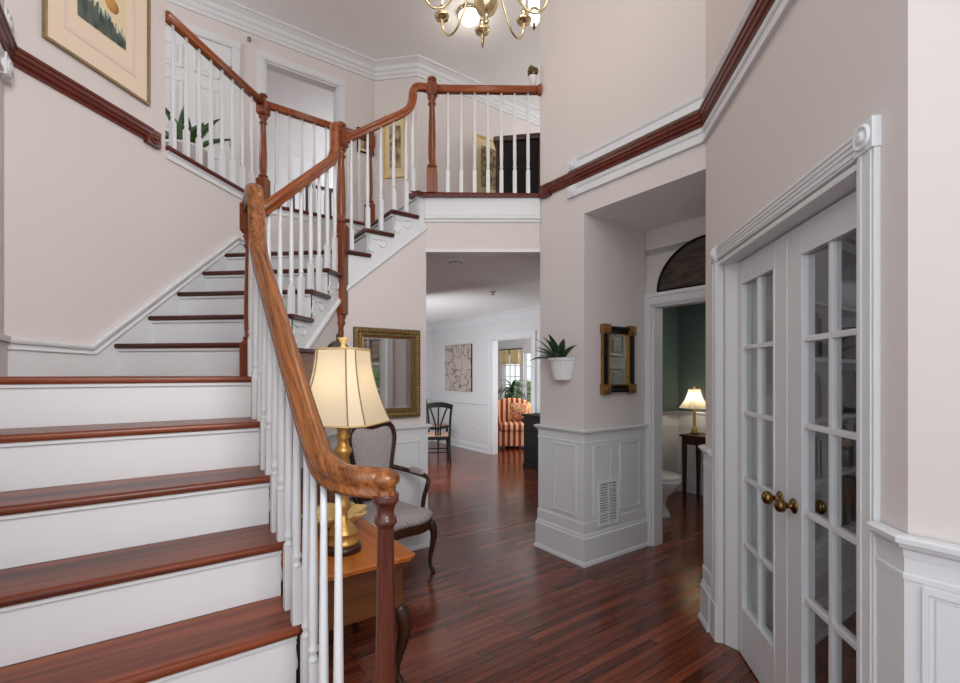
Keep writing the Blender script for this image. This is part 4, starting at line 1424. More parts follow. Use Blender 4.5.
# ------------------------------------------------------------------ pictures and mirrors
def picture(name, label, loc, rz, w_, h, t, frame_m, board_m, art_m, inset, d=0.025, cat='picture', group=None):
    o = thing(name, label, cat, loc, rz, group)
    frame_rect(MB(), w_, h, t, d).build('frame', M[frame_m], o, local=True)
    if board_m:
        MB().box((-w_ / 2 + t * 0.6, -0.010, t * 0.6), (w_ / 2 - t * 0.6, -0.002, h - t * 0.6)).build('mat_board', M[board_m], o, local=True)
    i = inset
    MB().box((-w_ / 2 + i[0], -0.0125, i[1]), (w_ / 2 - i[2], -0.004, h - i[3])).build('print', M[art_m], o, local=True)
    return o
# big picture on the left wall
o = thing('framed_print', 'large framed print of reeds under an ochre sun on the tall left wall', 'picture', (XL + 0.002, 2.257, 3.150), ROT_X)
frame_rect(MB(), 0.615, 0.80, 0.02, 0.022).build('frame', M['frame_silver'], o, local=True)
MB().box((-0.30, -0.012, 0.016), (0.30, -0.002, 0.785)).build('mat_board', M['matboard'], o, local=True)
mb = MB()
frame_rect(mb, 0.42, 0.56, 0.02, 0.004, [(0, -0.012), (0, -0.0145), (0.02, -0.0145), (0.02, -0.012)], 0.12).build('inner_mat', M['matpink'], o, local=True)
MB().box((-0.145, -0.0145, 0.235), (0.145, -0.012, 0.66)).build('print', M['print_sky'], o, local=True)
rnd = random.Random(4)
mb = MB()
for i in range(60):
    x = -0.14 + 0.28 * i / 59
    mb.box((x - 0.004, -0.0155, 0.237), (x + 0.004, -0.0144, 0.237 + 0.17 + rnd.uniform(-0.03, 0.035) - 0.1 * (i / 59)))
mb.build('reed_print', M['print_reed'], o, local=True)
MB().lathe([(0.042, 0), (0.042, 0.001), (0, 0.001)], (0, 0, 0), 24, Matrix.Translation((0.055, -0.0146, 0.44)) @ Matrix.Rotation(PI / 2, 4, 'X')).build('sun_disc', M['print_sun'], o, local=True)

# gilt mirror under the upper flight
cx, cy = D(U3, (1.27 + 1.827) / 2)
o = thing('wall_mirror', 'large mirror in a dull gold beaded frame on the wall under the stairs', 'mirror', (cx + 0.002, cy - 0.002, 1.10), ROT_D)
frame_rect(MB(), 0.557, 0.71, 0.07, 0.04).build('frame', M['frame_gold'], o, local=True)
mb = MB()
for i in range(22):
    x = -0.257 + 0.514 * i / 21
    for z in (0.028, 0.682):
        mb.ball((x, -0.041, z), 0.007, 6)
for i in range(1, 28):
    z = 0.028 + 0.654 * i / 28
    for x in (-0.257, 0.257):
        mb.ball((x, -0.041, z), 0.007, 6)
mb.build('beading', M['gold'], o, local=True)
frame_rect(MB(), 0.43, 0.583, 0.014, 0.022, None, 0.0635).build('inner_lip', M['gold_dark'], o, local=True)
MB().box((-0.215, -0.012, 0.065), (0.215, -0.006, 0.645)).build('mirror_pane', M['mirror'], o, local=True)

# small black and gold mirror on the column
cx, cy = D(3.42 / R2, (3.80 + 4.90) / 2 / R2)
cx, cy = along(P1, P3, 0.375)
o = thing('column_mirror', 'small black mirror with gold corner blocks above the white panelled column', 'mirror', (cx + 0.002, cy - 0.002, 1.305), ROT_D)
o.scale = (1.13, 1.0, 1.045)
frame_rect(MB(), 0.33, 0.50, 0.05, 0.035).build('frame', M['black_wood'], o, local=True)
frame_rect(MB(), 0.232, 0.402, 0.009, 0.03, None, 0.049).build('inner_lip', M['gold_dark'], o, local=True)
for x0, x1 in ((-0.168, -0.162), (0.162, 0.168)):
    MB().box((x0, -0.03, -0.002), (x1, 0, 0.502)).build('side_gilding', M['gold_dark'], o, local=True)
for x in (-0.14, 0.14):
    for z in (0.025, 0.475):
        mb = MB().box((x - 0.036, -0.045, z - 0.036), (x + 0.036, 0, z + 0.036))
        m = Matrix.Translation((x, -0.045, z)) @ Matrix.Rotation(PI / 2, 4, 'X')
        mb.lathe([(0.026, 0), (0.026, 0.006), (0.018, 0.010), (0.012, 0.006), (0.006, 0.012), (0, 0.012)], (0, 0, 0), 14, m)
        mb.build('corner_block', M['gold_dark'], o, local=True)
MB().box((-0.106, -0.010, 0.06), (0.106, -0.004, 0.44)).build('mirror_pane', M['mirror'], o, local=True)

# arched panel over the powder door
cx, cy = D((uq1 + uq2) / 2 - 0.06, VP)
o = thing('arched_plaque', 'half-round dark landscape panel on the wall above the powder room door', 'wall art', (cx - 0.002, cy - 0.002, 2.132), ROT_E)
R_ = 0.43
arc = [(R_ * math.cos(t), R_ * 0.86 * math.sin(t)) for t in [PI * i / 24 for i in range(25)]]
MB().vpoly((0, 0), (1, 0), arc, 0.0, 0.016).build('panel', M['dusk'], o, local=True)
ring = [(x, -0.016, z) for x, z in arc]
mb = MB()
mb.tube(ring, 0.011, 8)
mb.tube([ring[0], ring[-1]], 0.011, 8)
mb.build('rim', M['black_wood'], o, local=True)
MB().box((0.02, -0.019, 0.12), (0.15, -0.015, 0.17)).build('painted_barn', M['dusk_spot'], o, local=True)

# upper hall pictures
picture('hall_print', 'tall framed brown print with cream mat on the hall wall facing the stairs', (CH0[0] + 0.27, CH0[1] - 0.003, Z2 + 1.0), 0, 0.29, 0.80, 0.022, 'gold_paint', 'cream', 'print_map', (0.08, 0.12, 0.06, 0.14))
p = D(UH2, (CH1[0] + CH1[1]) / R2 + 1.11)
picture('hall_print', 'framed brown landscape print on the far hall wall beside the dark cabinet', (p[0] + .002, p[1] - .002, Z2 + 0.97), ROT_D, 0.44, 0.83, 0.035, 'gold_paint', 'cream', 'print_map', (0.09, 0.13, 0.09, 0.13))
p = D(UH, vc - 0.13)
picture('hall_print', 'small dark framed print on the hall wall near the corner', (p[0] + .002, p[1] - .002, Z2 + 1.30), ROT_D, 0.22, 0.30, 0.02, 'black_wood', 'cream', 'print_map', (0.05, 0.05, 0.05, 0.05))
# dining room canvas
p = D(11.11 / R2, VD)
o = thing('branch_canvas', 'unframed beige canvas of bare branches on the pale dining room wall', 'picture', (p[0] - .002, p[1] - .002, 1.11), ROT_E)
MB().box((-0.48, -0.028, 0), (0.48, -0.0, 0.92)).build('canvas', M['walnut'], o, local=True)
MB().box((-0.477, -0.031, 0.003), (0.477, -0.028, 0.917)).build('print', M['branches'], o, local=True)

# ------------------------------------------------------------------ lamps
def bell_shade(mb, z0, z1, rb, rt, n=4, cut=0.3, rot=0.0, steps=9):
    """cut-corner bell shade: (half sizes) bottom rb, top rt, flaring towards the bottom"""
    rings = []
    for i in range(steps + 1):
        t = i / steps
        r = rt + (rb - rt) * ((1 - t) ** 1.75)
        z = z0 + (z1 - z0) * t
        c = cut
        pts = []
        for k in range(4):
            a = rot + k * PI / 2
            for sgn in (-1, 1):
                x, y = r, sgn * r * (1 - c)
                if sgn < 0:
                    pass
                pts.append((x * math.cos(a) - y * math.sin(a), x * math.sin(a) + y * math.cos(a), z))
        rings.append(pts)
    return rings
def table_lamp(name, label, loc, rz, s, power, emit_m='shade', shade_h=(0.59, 0.965), rb=0.185, rt=0.105, group=None):
    o = thing(name, label, 'lamp', loc, rz, group)
    m = Matrix.Scale(s, 4)
    rings = bell_shade(None, shade_h[0], shade_h[1], rb, rt)
    mb = MB()
    vs = [p for r in rings for p in r]
    fs = []
    for k in range(len(rings) - 1):
        for i in range(8):
            j = (i + 1) % 8
            fs.append((k * 8 + i, k * 8 + j, (k + 1) * 8 + j, (k + 1) * 8 + i))
    mb.add(vs, fs, False, m)
    sh = mb.build('lamp_shade', M[emit_m], o, local=True)
    rm = MB()
    for i in range(8):
        rm.tube([r[i] for r in rings], 0.0035, 6, mtx=m)
    rm.build('shade_rib', M['shade_rib'], sh, local=True)
    for r in (rings[0], rings[-1]):
        MB().tube(r, 0.005, 6, closed=True, mtx=m).build('shade_band', M['shade_trim'], sh, local=True)
    mb = MB()
    mb.lathe([(0.085, 0), (0.085, 0.022), (0.078, 0.03), (0.070, 0.032), (0.066, 0.036), (0, 0.037)], (0, 0, 0), 24, m)
    mb.build('foot', M['walnut'], o, local=True)
    mb = MB()
    mb.lathe([(0.070, 0.034), (0.070, 0.046), (0.064, 0.05), (0.062, 0.08), (0.068, 0.084), (0.066, 0.09), (0.05, 0.115), (0.03, 0.14), (0.02, 0.16), (0.018, 0.18), (0.032, 0.2), (0.036, 0.215), (0.026, 0.235), (0.03, 0.26), (0.036, 0.30), (0.032, 0.37), (0.026, 0.44), (0.040, 0.462), (0.042, 0.475), (0.028, 0.49), (0.024, 0.52), (0.034, 0.535), (0.024, 0.548), (0.03, 0.575), (0.036, 0.585), (0.036, 0.6), (0.012, 0.605), (0.01, 0.68)], (0, 0, 0), 20, m, rf=lambda t, k: 1 + (0.06 * math.cos(8 * t) if 5 < k < 9 else 0))
    mb.build('column', M['gold'], o, local=True)
    mb = MB()
    hz = shade_h[1]
    mb.tube([(0, 0.0, 0.66), (0.055, 0, 0.70), (0.06, 0, 0.82), (0.02, 0, hz + 0.005), (0, 0, hz + 0.01)], 0.0025, 6, mtx=m)
    mb.tube([(0, 0.0, 0.66), (-0.055, 0, 0.70), (-0.06, 0, 0.82), (-0.02, 0, hz + 0.005), (0, 0, hz + 0.01)], 0.0025, 6, mtx=m)
    mb.build('harp', M['brass'], o, local=True)
    MB().lathe([(0.012, hz + 0.004), (0.016, hz + 0.014), (0.010, hz + 0.02), (0.012, hz + 0.03), (0.024, hz + 0.05), (0.026, hz + 0.056), (0, hz + 0.056)], (0, 0, 0), 14, m).build('finial', M['gold_paint'], o, local=True)
    MB().ball((0, 0, 0.77), 0.03, 12, (1, 1, 1.3), mtx=m).build('bulb', M['bulb'], o, local=True)
    l = lamp(name + '_light', (0, 0, 0), power, (1.0, 0.86, 0.66), 0.04)
    l.parent = o
    l.location = (0, 0, 0.77 * s)
    return o
LU, LV = 2.169, 0.745
lx, ly = D(LU, LV)
TT = 0.62
# lamp height: foot 0 .. shade 0.59-0.965
table_lamp('table_lamp', 'lit gold table lamp with cream bell shade on the golden side table', (lx, ly, TT), math.radians(-4), 1.0, 1.5, rb=0.180, rt=0.102, shade_h=(0.602, 0.945))

# ------------------------------------------------------------------ side table and what is on it
ta, tb, tu0, tu1 = 0.45, 1.005, 1.925, 2.60
o = thing('side_table', 'golden-topped low side table with deep brown apron beside the stairs', 'table', D((tu0 + tu1) / 2, (ta + tb) / 2) + (0,))
def rrect(u0, u1, va, vb, r, n=5):
    out = []
    for (cu, cv, a0) in ((u1 - r, vb - r, 0), (u0 + r, vb - r, PI / 2), (u0 + r, va + r, PI), (u1 - r, va + r, 3 * PI / 2)):
        for i in range(n + 1):
            a = a0 + PI / 2 * i / n
            out.append(D(cu + r * math.cos(a), cv + r * math.sin(a)))
    return out
mb = MB().ext(rrect(tu0, tu1, ta, tb, 0.025), TT - 0.014, TT).ext(rrect(tu0 + 0.012, tu1 - 0.012, ta + 0.012, tb - 0.012, 0.02), TT - 0.03, TT - 0.014)
mb.build('table_top', M['table_wood'], o, bevel=0.005)
mb = MB().ext([D(tu0 + 0.04, ta + 0.04), D(tu1 - 0.04, ta + 0.04), D(tu1 - 0.04, tb - 0.05), D(tu0 + 0.04, tb - 0.05)], 0.37, TT - 0.03)
mb.build('apron', M['table_dark'], o, bevel=0.004)
for du, dvv, uu, vv in ((-1, 1, tu0 + 0.06, tb - 0.065), (-1, -1, tu0 + 0.06, ta + 0.065), (1, 1, tu1 - 0.06, tb - 0.065), (1, -1, tu1 - 0.06, ta + 0.065)):
    x, y = D(uu, vv)
    d = Vector(D(du, dvv))
    cabriole(MB(), x, y, 0.38, d.x, d.y, 1.25).build('leg', M['walnut'], o)
bx, by = D(2.425, 0.79)
o = thing('gold_bowl', 'fluted gold footed bowl on the side table behind the lamp', 'bowl', (bx, by, TT))
sc = lambda t, k: 1 + (0.10 * math.cos(8 * t) * min(1, k / 5.0))
MB().lathe([(0.05, 0), (0.05, 0.008), (0.03, 0.016), (0.025, 0.028), (0.06, 0.045), (0.11, 0.07), (0.145, 0.10), (0.16, 0.118), (0.154, 0.119), (0.138, 0.103), (0.105, 0.077), (0.06, 0.053), (0, 0.048)], (0, 0, 0), 64, rf=lambda t, k: 1 + 0.10 * math.cos(8 * t) * (0 if k < 4 else 1)).build('bowl', M['gold_paint'], o, local=True)

# ------------------------------------------------------------------ hall stand under the stair
o = thing('hall_stand', 'dark wood hall stand with scrolled crest behind the table lamp', 'cabinet', (-1.51, 2.615, 0))
xa, xb, ya, yb = -1.63, -1.40, 2.34, 2.93
mb = MB().box((xa, ya, 0.08), (xb, yb, 0.82))
mb.build('body', M['stand_wood'], o, bevel=0.004)
MB().box((xa, ya - 0.012, 0.82), (xb + 0.015, yb + 0.012, 0.845)).build('top', M['walnut'], o, bevel=0.005)
for y in ((ya + yb) / 2 - 0.13, (ya + yb) / 2 + 0.13):
    d_ = MB().box((xb, y - 0.12, 0.14), (xb + 0.014, y + 0.12, 0.76)).build('door', M['stand_wood'], o, bevel=0.003)
    MB().ball((xb + 0.024, y + (0.09 if y < (ya + yb) / 2 else -0.09), 0.5), 0.012, 10).build('knob', M['brass'], d_)
for y in (ya + 0.12, yb - 0.03):
    MB().box((xa + 0.02, y - 0.025, 0.845), (xa + 0.07, y + 0.025, 1.44)).build('stile', M['walnut'], o, bevel=0.003)
MB().box((xa + 0.02, ya, 1.40), (xb - 0.02, yb, 1.57)).build('head_board', M['stand_wood'], o, bevel=0.003)
MB().box((xa + 0.01, ya - 0.015, 1.57), (xb, yb + 0.015, 1.593)).build('cornice', M['walnut'], o, bevel=0.004)
yc_ = 2.85
cr_ = [(-0.15, 1.593), (0.15, 1.593)] + [(0.15 - 0.30 * t, 1.593 + 0.075 * math.sin(PI * t) ** 0.6) for t in [i / 14 for i in range(1, 14)]]
MB().vpoly((xb - 0.035, yc_), (0, 1), cr_, 0.0, 0.025).build('crest', M['walnut'], o)
MB().lathe([(0.012, 0), (0.007, 0.01), (0.011, 0.03), (0.005, 0.045), (0, 0.05)], (xb - 0.022, yc_ - 0.02, 1.665), 10).build('crest_finial', M['walnut'], o)
for y in (ya + 0.04, yb - 0.04):
    for x in (xa + 0.04, xb - 0.04):
        MB().lathe([(0.018, 0), (0.026, 0.03), (0.02, 0.08)], (x, y, 0), 12).build('foot', M['walnut'], o)

# ------------------------------------------------------------------ armchair
o = thing('armchair', 'dark wood armchair with oval back in mauve check fabric beside the mirror wall', 'chair', (-1.245, 3.25, 0), ROT_D + math.radians(7))
o.scale = (0.92, 0.93, 1.035)
SW, SDp, SH = 0.29, 0.26, 0.36
def seat_outline(w0, w1, d, bow, n=10):
    """back edge narrower than the front, front serpentine"""
    pts = []
    for i in range(n + 1):
        t = -1 + 2 * i / n
        pts.append((w1 * t, -d - bow * (1 - t * t) + 0.012 * math.cos(2 * PI * t)))
    for i in range(n + 1):
        t = 1 - 2 * i / n
        pts.append((w0 * t, d))
    return pts
mb = MB()
ol = seat_outline(0.23, SW, 0.23, 0.045)
mb.ext(ol, SH - 0.055, SH + 0.01)
mb.build('seat_rail', M['walnut'], o, bevel=0.008, local=True)
mb = MB()
lay = [(0.985, SH + 0.01), (1.0, SH + 0.035), (0.97, SH + 0.062), (0.88, SH + 0.082), (0.6, SH + 0.098), (0.25, SH + 0.104)]
vs, fs = [], []
m_ = len(ol)
for k, z in lay:
    vs += [(x * k, y * k, z) for x, y in ol]
for r in range(len(lay) - 1):
    for i in range(m_):
        j = (i + 1) % m_
        fs.append((r * m_ + i, r * m_ + j, (r + 1) * m_ + j, (r + 1) * m_ + i))
fs.append(tuple(range((len(lay) - 1) * m_, len(lay) * m_)))
fs.append(tuple(range(m_))[::-1])
mb.add(vs, fs, True).build('seat', M['fabric'], o, local=True)
for x, y, dx, dy in ((-SW + 0.03, -0.225, -1, -1), (SW - 0.03, -0.225, 1, -1)):
    cabriole(MB(), x, y, SH, dx * 0.8, dy * 0.8, 1.1).build('leg', M['walnut'], o, local=True)
for x in (-0.20, 0.20):
    MB().tube(spline([(x, 0.21, SH), (x * 1.02, 0.225, 0.2), (x * 1.06, 0.265, 0.0)], 5), [0.022, 0.022, 0.021, 0.02, 0.019, 0.018, 0.017, 0.016, 0.015, 0.014, 0.014], 9).build('leg', M['walnut'], o, local=True)
# cartouche back
def bk(x, z):
    return Vector((x, 0.205 + (z - SH) * 0.045, z))
half = [(0.0, 0.50), (0.12, 0.498), (0.155, 0.515), (0.17, 0.57), (0.165, 0.66), (0.18, 0.76), (0.20, 0.86), (0.21, 0.93), (0.195, 0.99), (0.155, 1.025), (0.10, 1.028), (0.045, 1.018), (0.0, 1.012)]
loop = half + [(-x, z) for x, z in half[-2:0:-1]]
lp = spline([bk(x, z) for x, z in loop + loop[:1]], 4)[:-1]
MB().tube(lp, 0.021, 9, closed=True).build('back_frame', M['walnut'], o, local=True)
mb = MB()
cz = 0.77
n_ = len(lp)
vs, fs = [], []
lays = [(0.92, -0.002), (0.88, -0.012), (0.78, -0.020), (0.45, -0.027), (0.1, -0.028)]
for k, off in lays:
    for p in lp:
        x, z = p.x * k, cz + (p.z - cz) * k
        b_ = bk(x, z)
        vs.append((b_.x, b_.y + off, b_.z))
for r in range(len(lays) - 1):
    for i in range(n_):
        j = (i + 1) % n_
        fs.append((r * n_ + i, r * n_ + j, (r + 1) * n_ + j, (r + 1) * n_ + i))
fs.append(tuple(range((len(lays) - 1) * n_, len(lays) * n_)))
o2 = len(vs)
vs += [(p.x * 0.97, p.y + 0.012, cz + (p.z - cz) * 0.97) for p in lp]
for i in range(n_):
    j = (i + 1) % n_
    fs.append((i, o2 + i, o2 + j, j))
fs.append(tuple(range(o2, o2 + n_)))
mb.add(vs, fs, True).build('back_pad', M['fabric'], o, local=True)
for x in (-0.165, 0.165):
    MB().tube([bk(x, SH), bk(x * 1.0, 0.50), bk(x * 1.0, 0.54)], 0.019, 9).build('back_stile', M['walnut'], o, local=True)
for sgn in (-1, 1):
    arm = spline([bk(sgn * 0.175, 0.70), Vector((sgn * 0.27, 0.18, 0.672)), Vector((sgn * 0.315, 0.05, 0.655)), Vector((sgn * 0.325, -0.06, 0.648)), Vector((sgn * 0.315, -0.12, 0.628)), Vector((sgn * 0.295, -0.125, 0.58)), Vector((sgn * 0.29, -0.085, 0.48)), Vector((sgn * 0.285, -0.07, SH - 0.01))], 5)
    a_ = MB().tube(arm, 0.0185, 9).build('arm', M['walnut'], o, local=True)
    pd = spline([(sgn * 0.292, 0.12, 0.676), (sgn * 0.316, 0.04, 0.672), (sgn * 0.324, -0.05, 0.664)], 5)
    MB().tube(pd, [0.012, 0.021, 0.024, 0.025, 0.026, 0.026, 0.026, 0.025, 0.024, 0.021, 0.012], 10).build('arm_pad', M['fabric'], a_, local=True)

# ------------------------------------------------------------------ wall planter on the column
cx, cy = along(P2, P1, 0.28)
o = thing('wall_planter', 'white ribbed half-round wall planter with green strappy plant on the column', 'planter', (cx - 0.003, cy - 0.003, 1.40), ROT_E)
mb = MB()
prof = [(0.075, 0.0), (0.082, 0.01), (0.112, 0.155), (0.122, 0.158), (0.125, 0.175), (0.118, 0.178), (0.108, 0.172), (0.105, 0.15), (0.0, 0.148)]
n_ = 28
vs, fs = [], []
for k, (r, z) in enumerate(prof):
    for i in range(n_ + 1):
        t = PI + PI * i / n_
        rr = r * (1 + (0.012 * math.cos(36 * t) if 0 < k < 3 else 0))
        vs.append((rr * math.cos(t), rr * math.sin(t), z))
for k in range(len(prof) - 1):
    for i in range(n_):
        a = k * (n_ + 1) + i
        fs.append((a, a + 1, a + n_ + 2, a + n_ + 1))
fs.append(tuple(range(n_ + 1)))
back = [k * (n_ + 1) for k in range(len(prof))]
fs.append(tuple(back + [k * (n_ + 1) + n_ for k in range(len(prof))][::-1]))
mb.add(vs, fs)
mb.build('pot', M['pot'], o, local=True)
MB().lathe([(0.1, 0.0), (0.1, 0.012)], (0, 0, 0), 4)
mb = MB()
rnd = random.Random(11)
for az, tl, L in ((PI * 1.02, 0.35, 0.30), (PI * 1.1, 0.75, 0.22), (PI * 1.2, 1.15, 0.25), (PI * 1.45, 1.3, 0.23), (PI * 1.6, 1.25, 0.26), (PI * 1.8, 1.0, 0.26), (PI * 1.93, 0.8, 0.25), (PI * 1.4, 0.9, 0.2), (PI * 1.05, 0.6, 0.17), (PI * 1.7, 0.7, 0.16)):
    leaf_blade(mb, (0.03 * math.cos(az), -0.05 + 0.03 * math.sin(az), 0.147), az, tl, L, 0.058, 0.7)
mb.build('leaves', M['leaf_dark'], o, local=True)

# air return grille low on the column
cx, cy = along(P1, P3, 0.255)
o = thing('air_vent', 'white louvred air vent set low in the panelled column', 'vent', (cx + 0.012, cy - 0.012, 0.27), ROT_D)
frame_rect(MB(), 0.23, 0.34, 0.018, 0.012).build('frame', M['white'], o, local=True)
mb = MB()
for i in range(15):
    z = 0.030 + 0.28 * i / 14
    mb.box((-0.10, -0.013, z - 0.003), (0.10, 0.0, z + 0.003), Matrix.Translation((0, 0, z)) @ Matrix.Rotation(0.5, 4, 'X') @ Matrix.Translation((0, 0, -z)))
mb.box((-0.008, -0.014, 0.02), (0.008, -0.002, 0.32))
mb.build('louvres', M['white'], o, local=True)
MB().box((-0.1, -0.002, 0.018), (0.1, 0.0, 0.322)).build('backing', M['dark_void'], o, local=True)
# ------------------------------------------------------------------ powder room
tx, ty = D(3.35, 4.27)
o = thing('toilet', 'white toilet against the left wall of the powder room', 'toilet', (tx, ty, 0), ROT_D)
mb = MB()
def oval(rx, ry, cy_, z, n=20):
    return [(rx * math.cos(2 * PI * i / n), cy_ + ry * math.sin(2 * PI * i / n), z) for i in range(n)]
def loft(mb, rings, smooth=True):
    n = len(rings[0])
    vs = [p for r in rings for p in r]
    fs = [tuple(range(n))[::-1], tuple(range((len(rings) - 1) * n, len(rings) * n))]
    for k in range(len(rings) - 1):
        for i in range(n):
            j = (i + 1) % n
            fs.append((k * n + i, k * n + j, (k + 1) * n + j, (k + 1) * n + i))
    return mb.add(vs, fs, smooth)
loft(mb, [oval(0.125, 0.22, -0.40, 0.0), oval(0.12, 0.21, -0.40, 0.03), oval(0.095, 0.16, -0.40, 0.12), oval(0.10, 0.17, -0.42, 0.2), oval(0.15, 0.23, -0.45, 0.29), oval(0.185, 0.265, -0.46, 0.36), oval(0.188, 0.27, -0.46, 0.39)])
mb.build('bowl', M['porcelain'], o, local=True)
loft(MB(), [oval(0.19, 0.265, -0.455, 0.39), oval(0.193, 0.27, -0.455, 0.40), oval(0.19, 0.267, -0.455, 0.425), oval(0.16, 0.235, -0.455, 0.435), oval(0.01, 0.01, -0.455, 0.437)]).build('seat_lid', M['porcelain'], o, local=True)
MB().box((-0.225, -0.20, 0.36), (0.225, -0.025, 0.74)).build('tank', M['porcelain'], o, bevel=0.02, local=True)
MB().box((-0.235, -0.21, 0.74), (0.235, -0.02, 0.775)).build('tank_lid', M['porcelain'], o, bevel=0.01, local=True)
MB().box((0.10, -0.215, 0.67), (0.18, -0.2, 0.685)).build('flush_lever', M['steel'], o, local=True)
# console table with its lamp and basket
kx, ky = D(2.66, 5.22)
o = thing('console_table', 'narrow dark wood console table in the powder room', 'table', (kx, ky, 0), ROT_E)
hw, hd = 0.42, 0.17
MB().box((-hw - 0.02, -hd - 0.02, 0.725), (hw + 0.02, hd + 0.02, 0.748)).build('table_top', M['walnut'], o, bevel=0.005, local=True)
MB().box((-hw, -hd, 0.64), (hw, hd, 0.725)).build('apron', M['walnut'], o, local=True)
for x in (-hw + 0.022, hw - 0.022):
    for y in (-hd + 0.022, hd - 0.022):
        mb = MB()
        mb.add([(x - .014, y - .014, 0), (x + .014, y - .014, 0), (x + .014, y + .014, 0), (x - .014, y + .014, 0), (x - .022, y - .022, .66), (x + .022, y - .022, .66), (x + .022, y + .022, .66), (x - .022, y + .022, .66)],
               [(3, 2, 1, 0), (4, 5, 6, 7), (0, 1, 5, 4), (1, 2, 6, 5), (2, 3, 7, 6), (3, 0, 4, 7)])
        mb.build('leg', M['walnut'], o, local=True)
p = D(3.01, 5.20)
table_lamp('powder_lamp', 'lit gold lamp with cream bell shade in the powder room', (p[0], p[1], 0.748), math.radians(20), 0.54, 3.5, rb=0.26, rt=0.10, shade_h=(0.56, 0.97))
p = D(2.72, 5.2)
o = thing('wicker_basket', 'reddish brown basket on the floor under the console table', 'basket', (p[0], p[1], 0))
MB().lathe([(0.13, 0), (0.15, 0.15), (0.155, 0.34), (0.145, 0.345), (0.14, 0.33), (0.12, 0.02), (0, 0.02)], (0, 0, 0), 20, rf=lambda t, k: 1 + 0.015 * math.cos(20 * t)).build('body', M['basket'], o, local=True)
MB().tube([(0.152 * math.cos(t), 0.152 * math.sin(t), 0.345) for t in [2 * PI * i / 24 for i in range(24)]], 0.012, 7, closed=True).build('rim', M['walnut'], o, local=True)

# ------------------------------------------------------------------ dining room and sunroom
def dining_chair(name, label, loc, rz):
    o = thing(name, label, 'chair', loc, rz, 'black dining chairs')
    mb = MB()
    mb.ext([(-0.235, -0.23), (0.235, -0.23), (0.2, 0.2), (-0.2, 0.2)], 0.40, 0.445)
    mb.build('seat_frame', M['black_wood'], o, bevel=0.006, local=True)
    mb = MB()
    mb.ext([(-0.215, -0.215), (0.215, -0.215), (0.185, 0.17), (-0.185, 0.17)], 0.445, 0.475)
    mb.build('seat', M['tan_fabric'], o, bevel=0.014, seg=3, local=True)
    for x in (-0.205, 0.205):
        MB().tube([(x, -0.2, 0.41), (x, -0.203, 0.2), (x, -0.205, 0)], [0.022, 0.018, 0.013], 8).build('leg', M['black_wood'], o, local=True)
    for x in (-0.185, 0.185):
        MB().tube(spline([(x * 1.03, 0.25, 0.0), (x, 0.19, 0.25), (x, 0.18, 0.45), (x * 1.05, 0.215, 0.75), (x * 1.14, 0.27, 0.96)], 4), [0.014] + [0.019] * 15 + [0.016], 8).build('leg', M['black_wood'], o, local=True)
    cr = spline([(-0.225, 0.265, 0.93), (-0.12, 0.272, 0.965), (0, 0.275, 0.975), (0.12, 0.272, 0.965), (0.225, 0.265, 0.93)], 5)
    MB().sweep(cr, [(-0.012, -0.05), (0.012, -0.05), (0.012, 0.03), (-0.012, 0.03)], False).build('top_rail', M['black_wood'], o, local=True)
    for k in (-1, 0, 1):
        MB().sweep(spline([(k * 0.035, 0.185, 0.47), (k * 0.04, 0.2, 0.62), (k * 0.085, 0.235, 0.78), (k * 0.14, 0.265, 0.93)], 4), [(-0.012, -0.006), (0.012, -0.006), (0.012, 0.006), (-0.012, 0.006)], False, side=(1, 0, 0)).build('back_splat', M['black_wood'], o, local=True)
    for y in (-0.2, 0.2):
        MB().tube([(-0.2, y, 0.2), (0.2, y, 0.2)], 0.01, 7).build('stretcher', M['black_wood'], o, local=True)
    return o
c1 = dining_chair('dining_chair', 'black dining chair with fan splat back and tan seat nearer the entry hall', (-1.98, 7.40, 0), math.radians(200))
dup(c1, (-2.42, 8.75, 0), math.radians(80), 'black dining chair farther back against the pale dining room wall')

# striped armchair beyond the doorway, cushion on it
p = D(10.2 / R2, 8.35 / R2)
o = thing('striped_armchair', 'red and cream striped armchair in the sunroom doorway', 'armchair', p + (0,), math.radians(10))
mb = MB().box((-0.36, -0.36, 0.06), (0.36, 0.36, 0.36))
mb.build('base', M['stripe'], o, bevel=0.03, seg=3, local=True)
MB().box((-0.26, -0.40, 0.36), (0.26, 0.22, 0.50)).build('seat_cushion', M['stripe'], o, bevel=0.04, seg=3, local=True)
for x in (-0.37, 0.37):
    mb = MB().box((x - 0.085, -0.38, 0.06), (x + 0.085, 0.34, 0.56))
    mb.lathe([(0.1, -0.38), (0.1, 0.34)], (0, 0, 0), 16, Matrix.Translation((x, 0, 0.57)) @ Matrix.Rotation(-PI / 2, 4, 'X'))
    mb.build('arm', M['stripe'], o, local=True)
bp_ = [(-0.40, 0.36), (0.40, 0.36), (0.42, 0.75), (0.36, 0.88), (0.2, 0.94), (0, 0.96), (-0.2, 0.94), (-0.36, 0.88), (-0.42, 0.75)]
MB().vpoly((0, 0.22), (1, 0), bp_, 0.0, -0.17).build('back', M['stripe'], o, bevel=0.03, seg=3, local=True)
for x in (-0.3, 0.3):
    for y in (-0.3, 0.3):
        MB().lathe([(0.018, 0), (0.026, 0.06)], (x, y, 0), 10).build('foot', M['walnut'], o, local=True)
m = Matrix.Translation((p[0] + 0.12, p[1] + 0.02, 0.70)) @ Matrix.Rotation(math.radians(10), 4, 'Z') @ Matrix.Rotation(0.35, 4, 'X')
o = MB()
n_ = 9
vs, fs = [], []
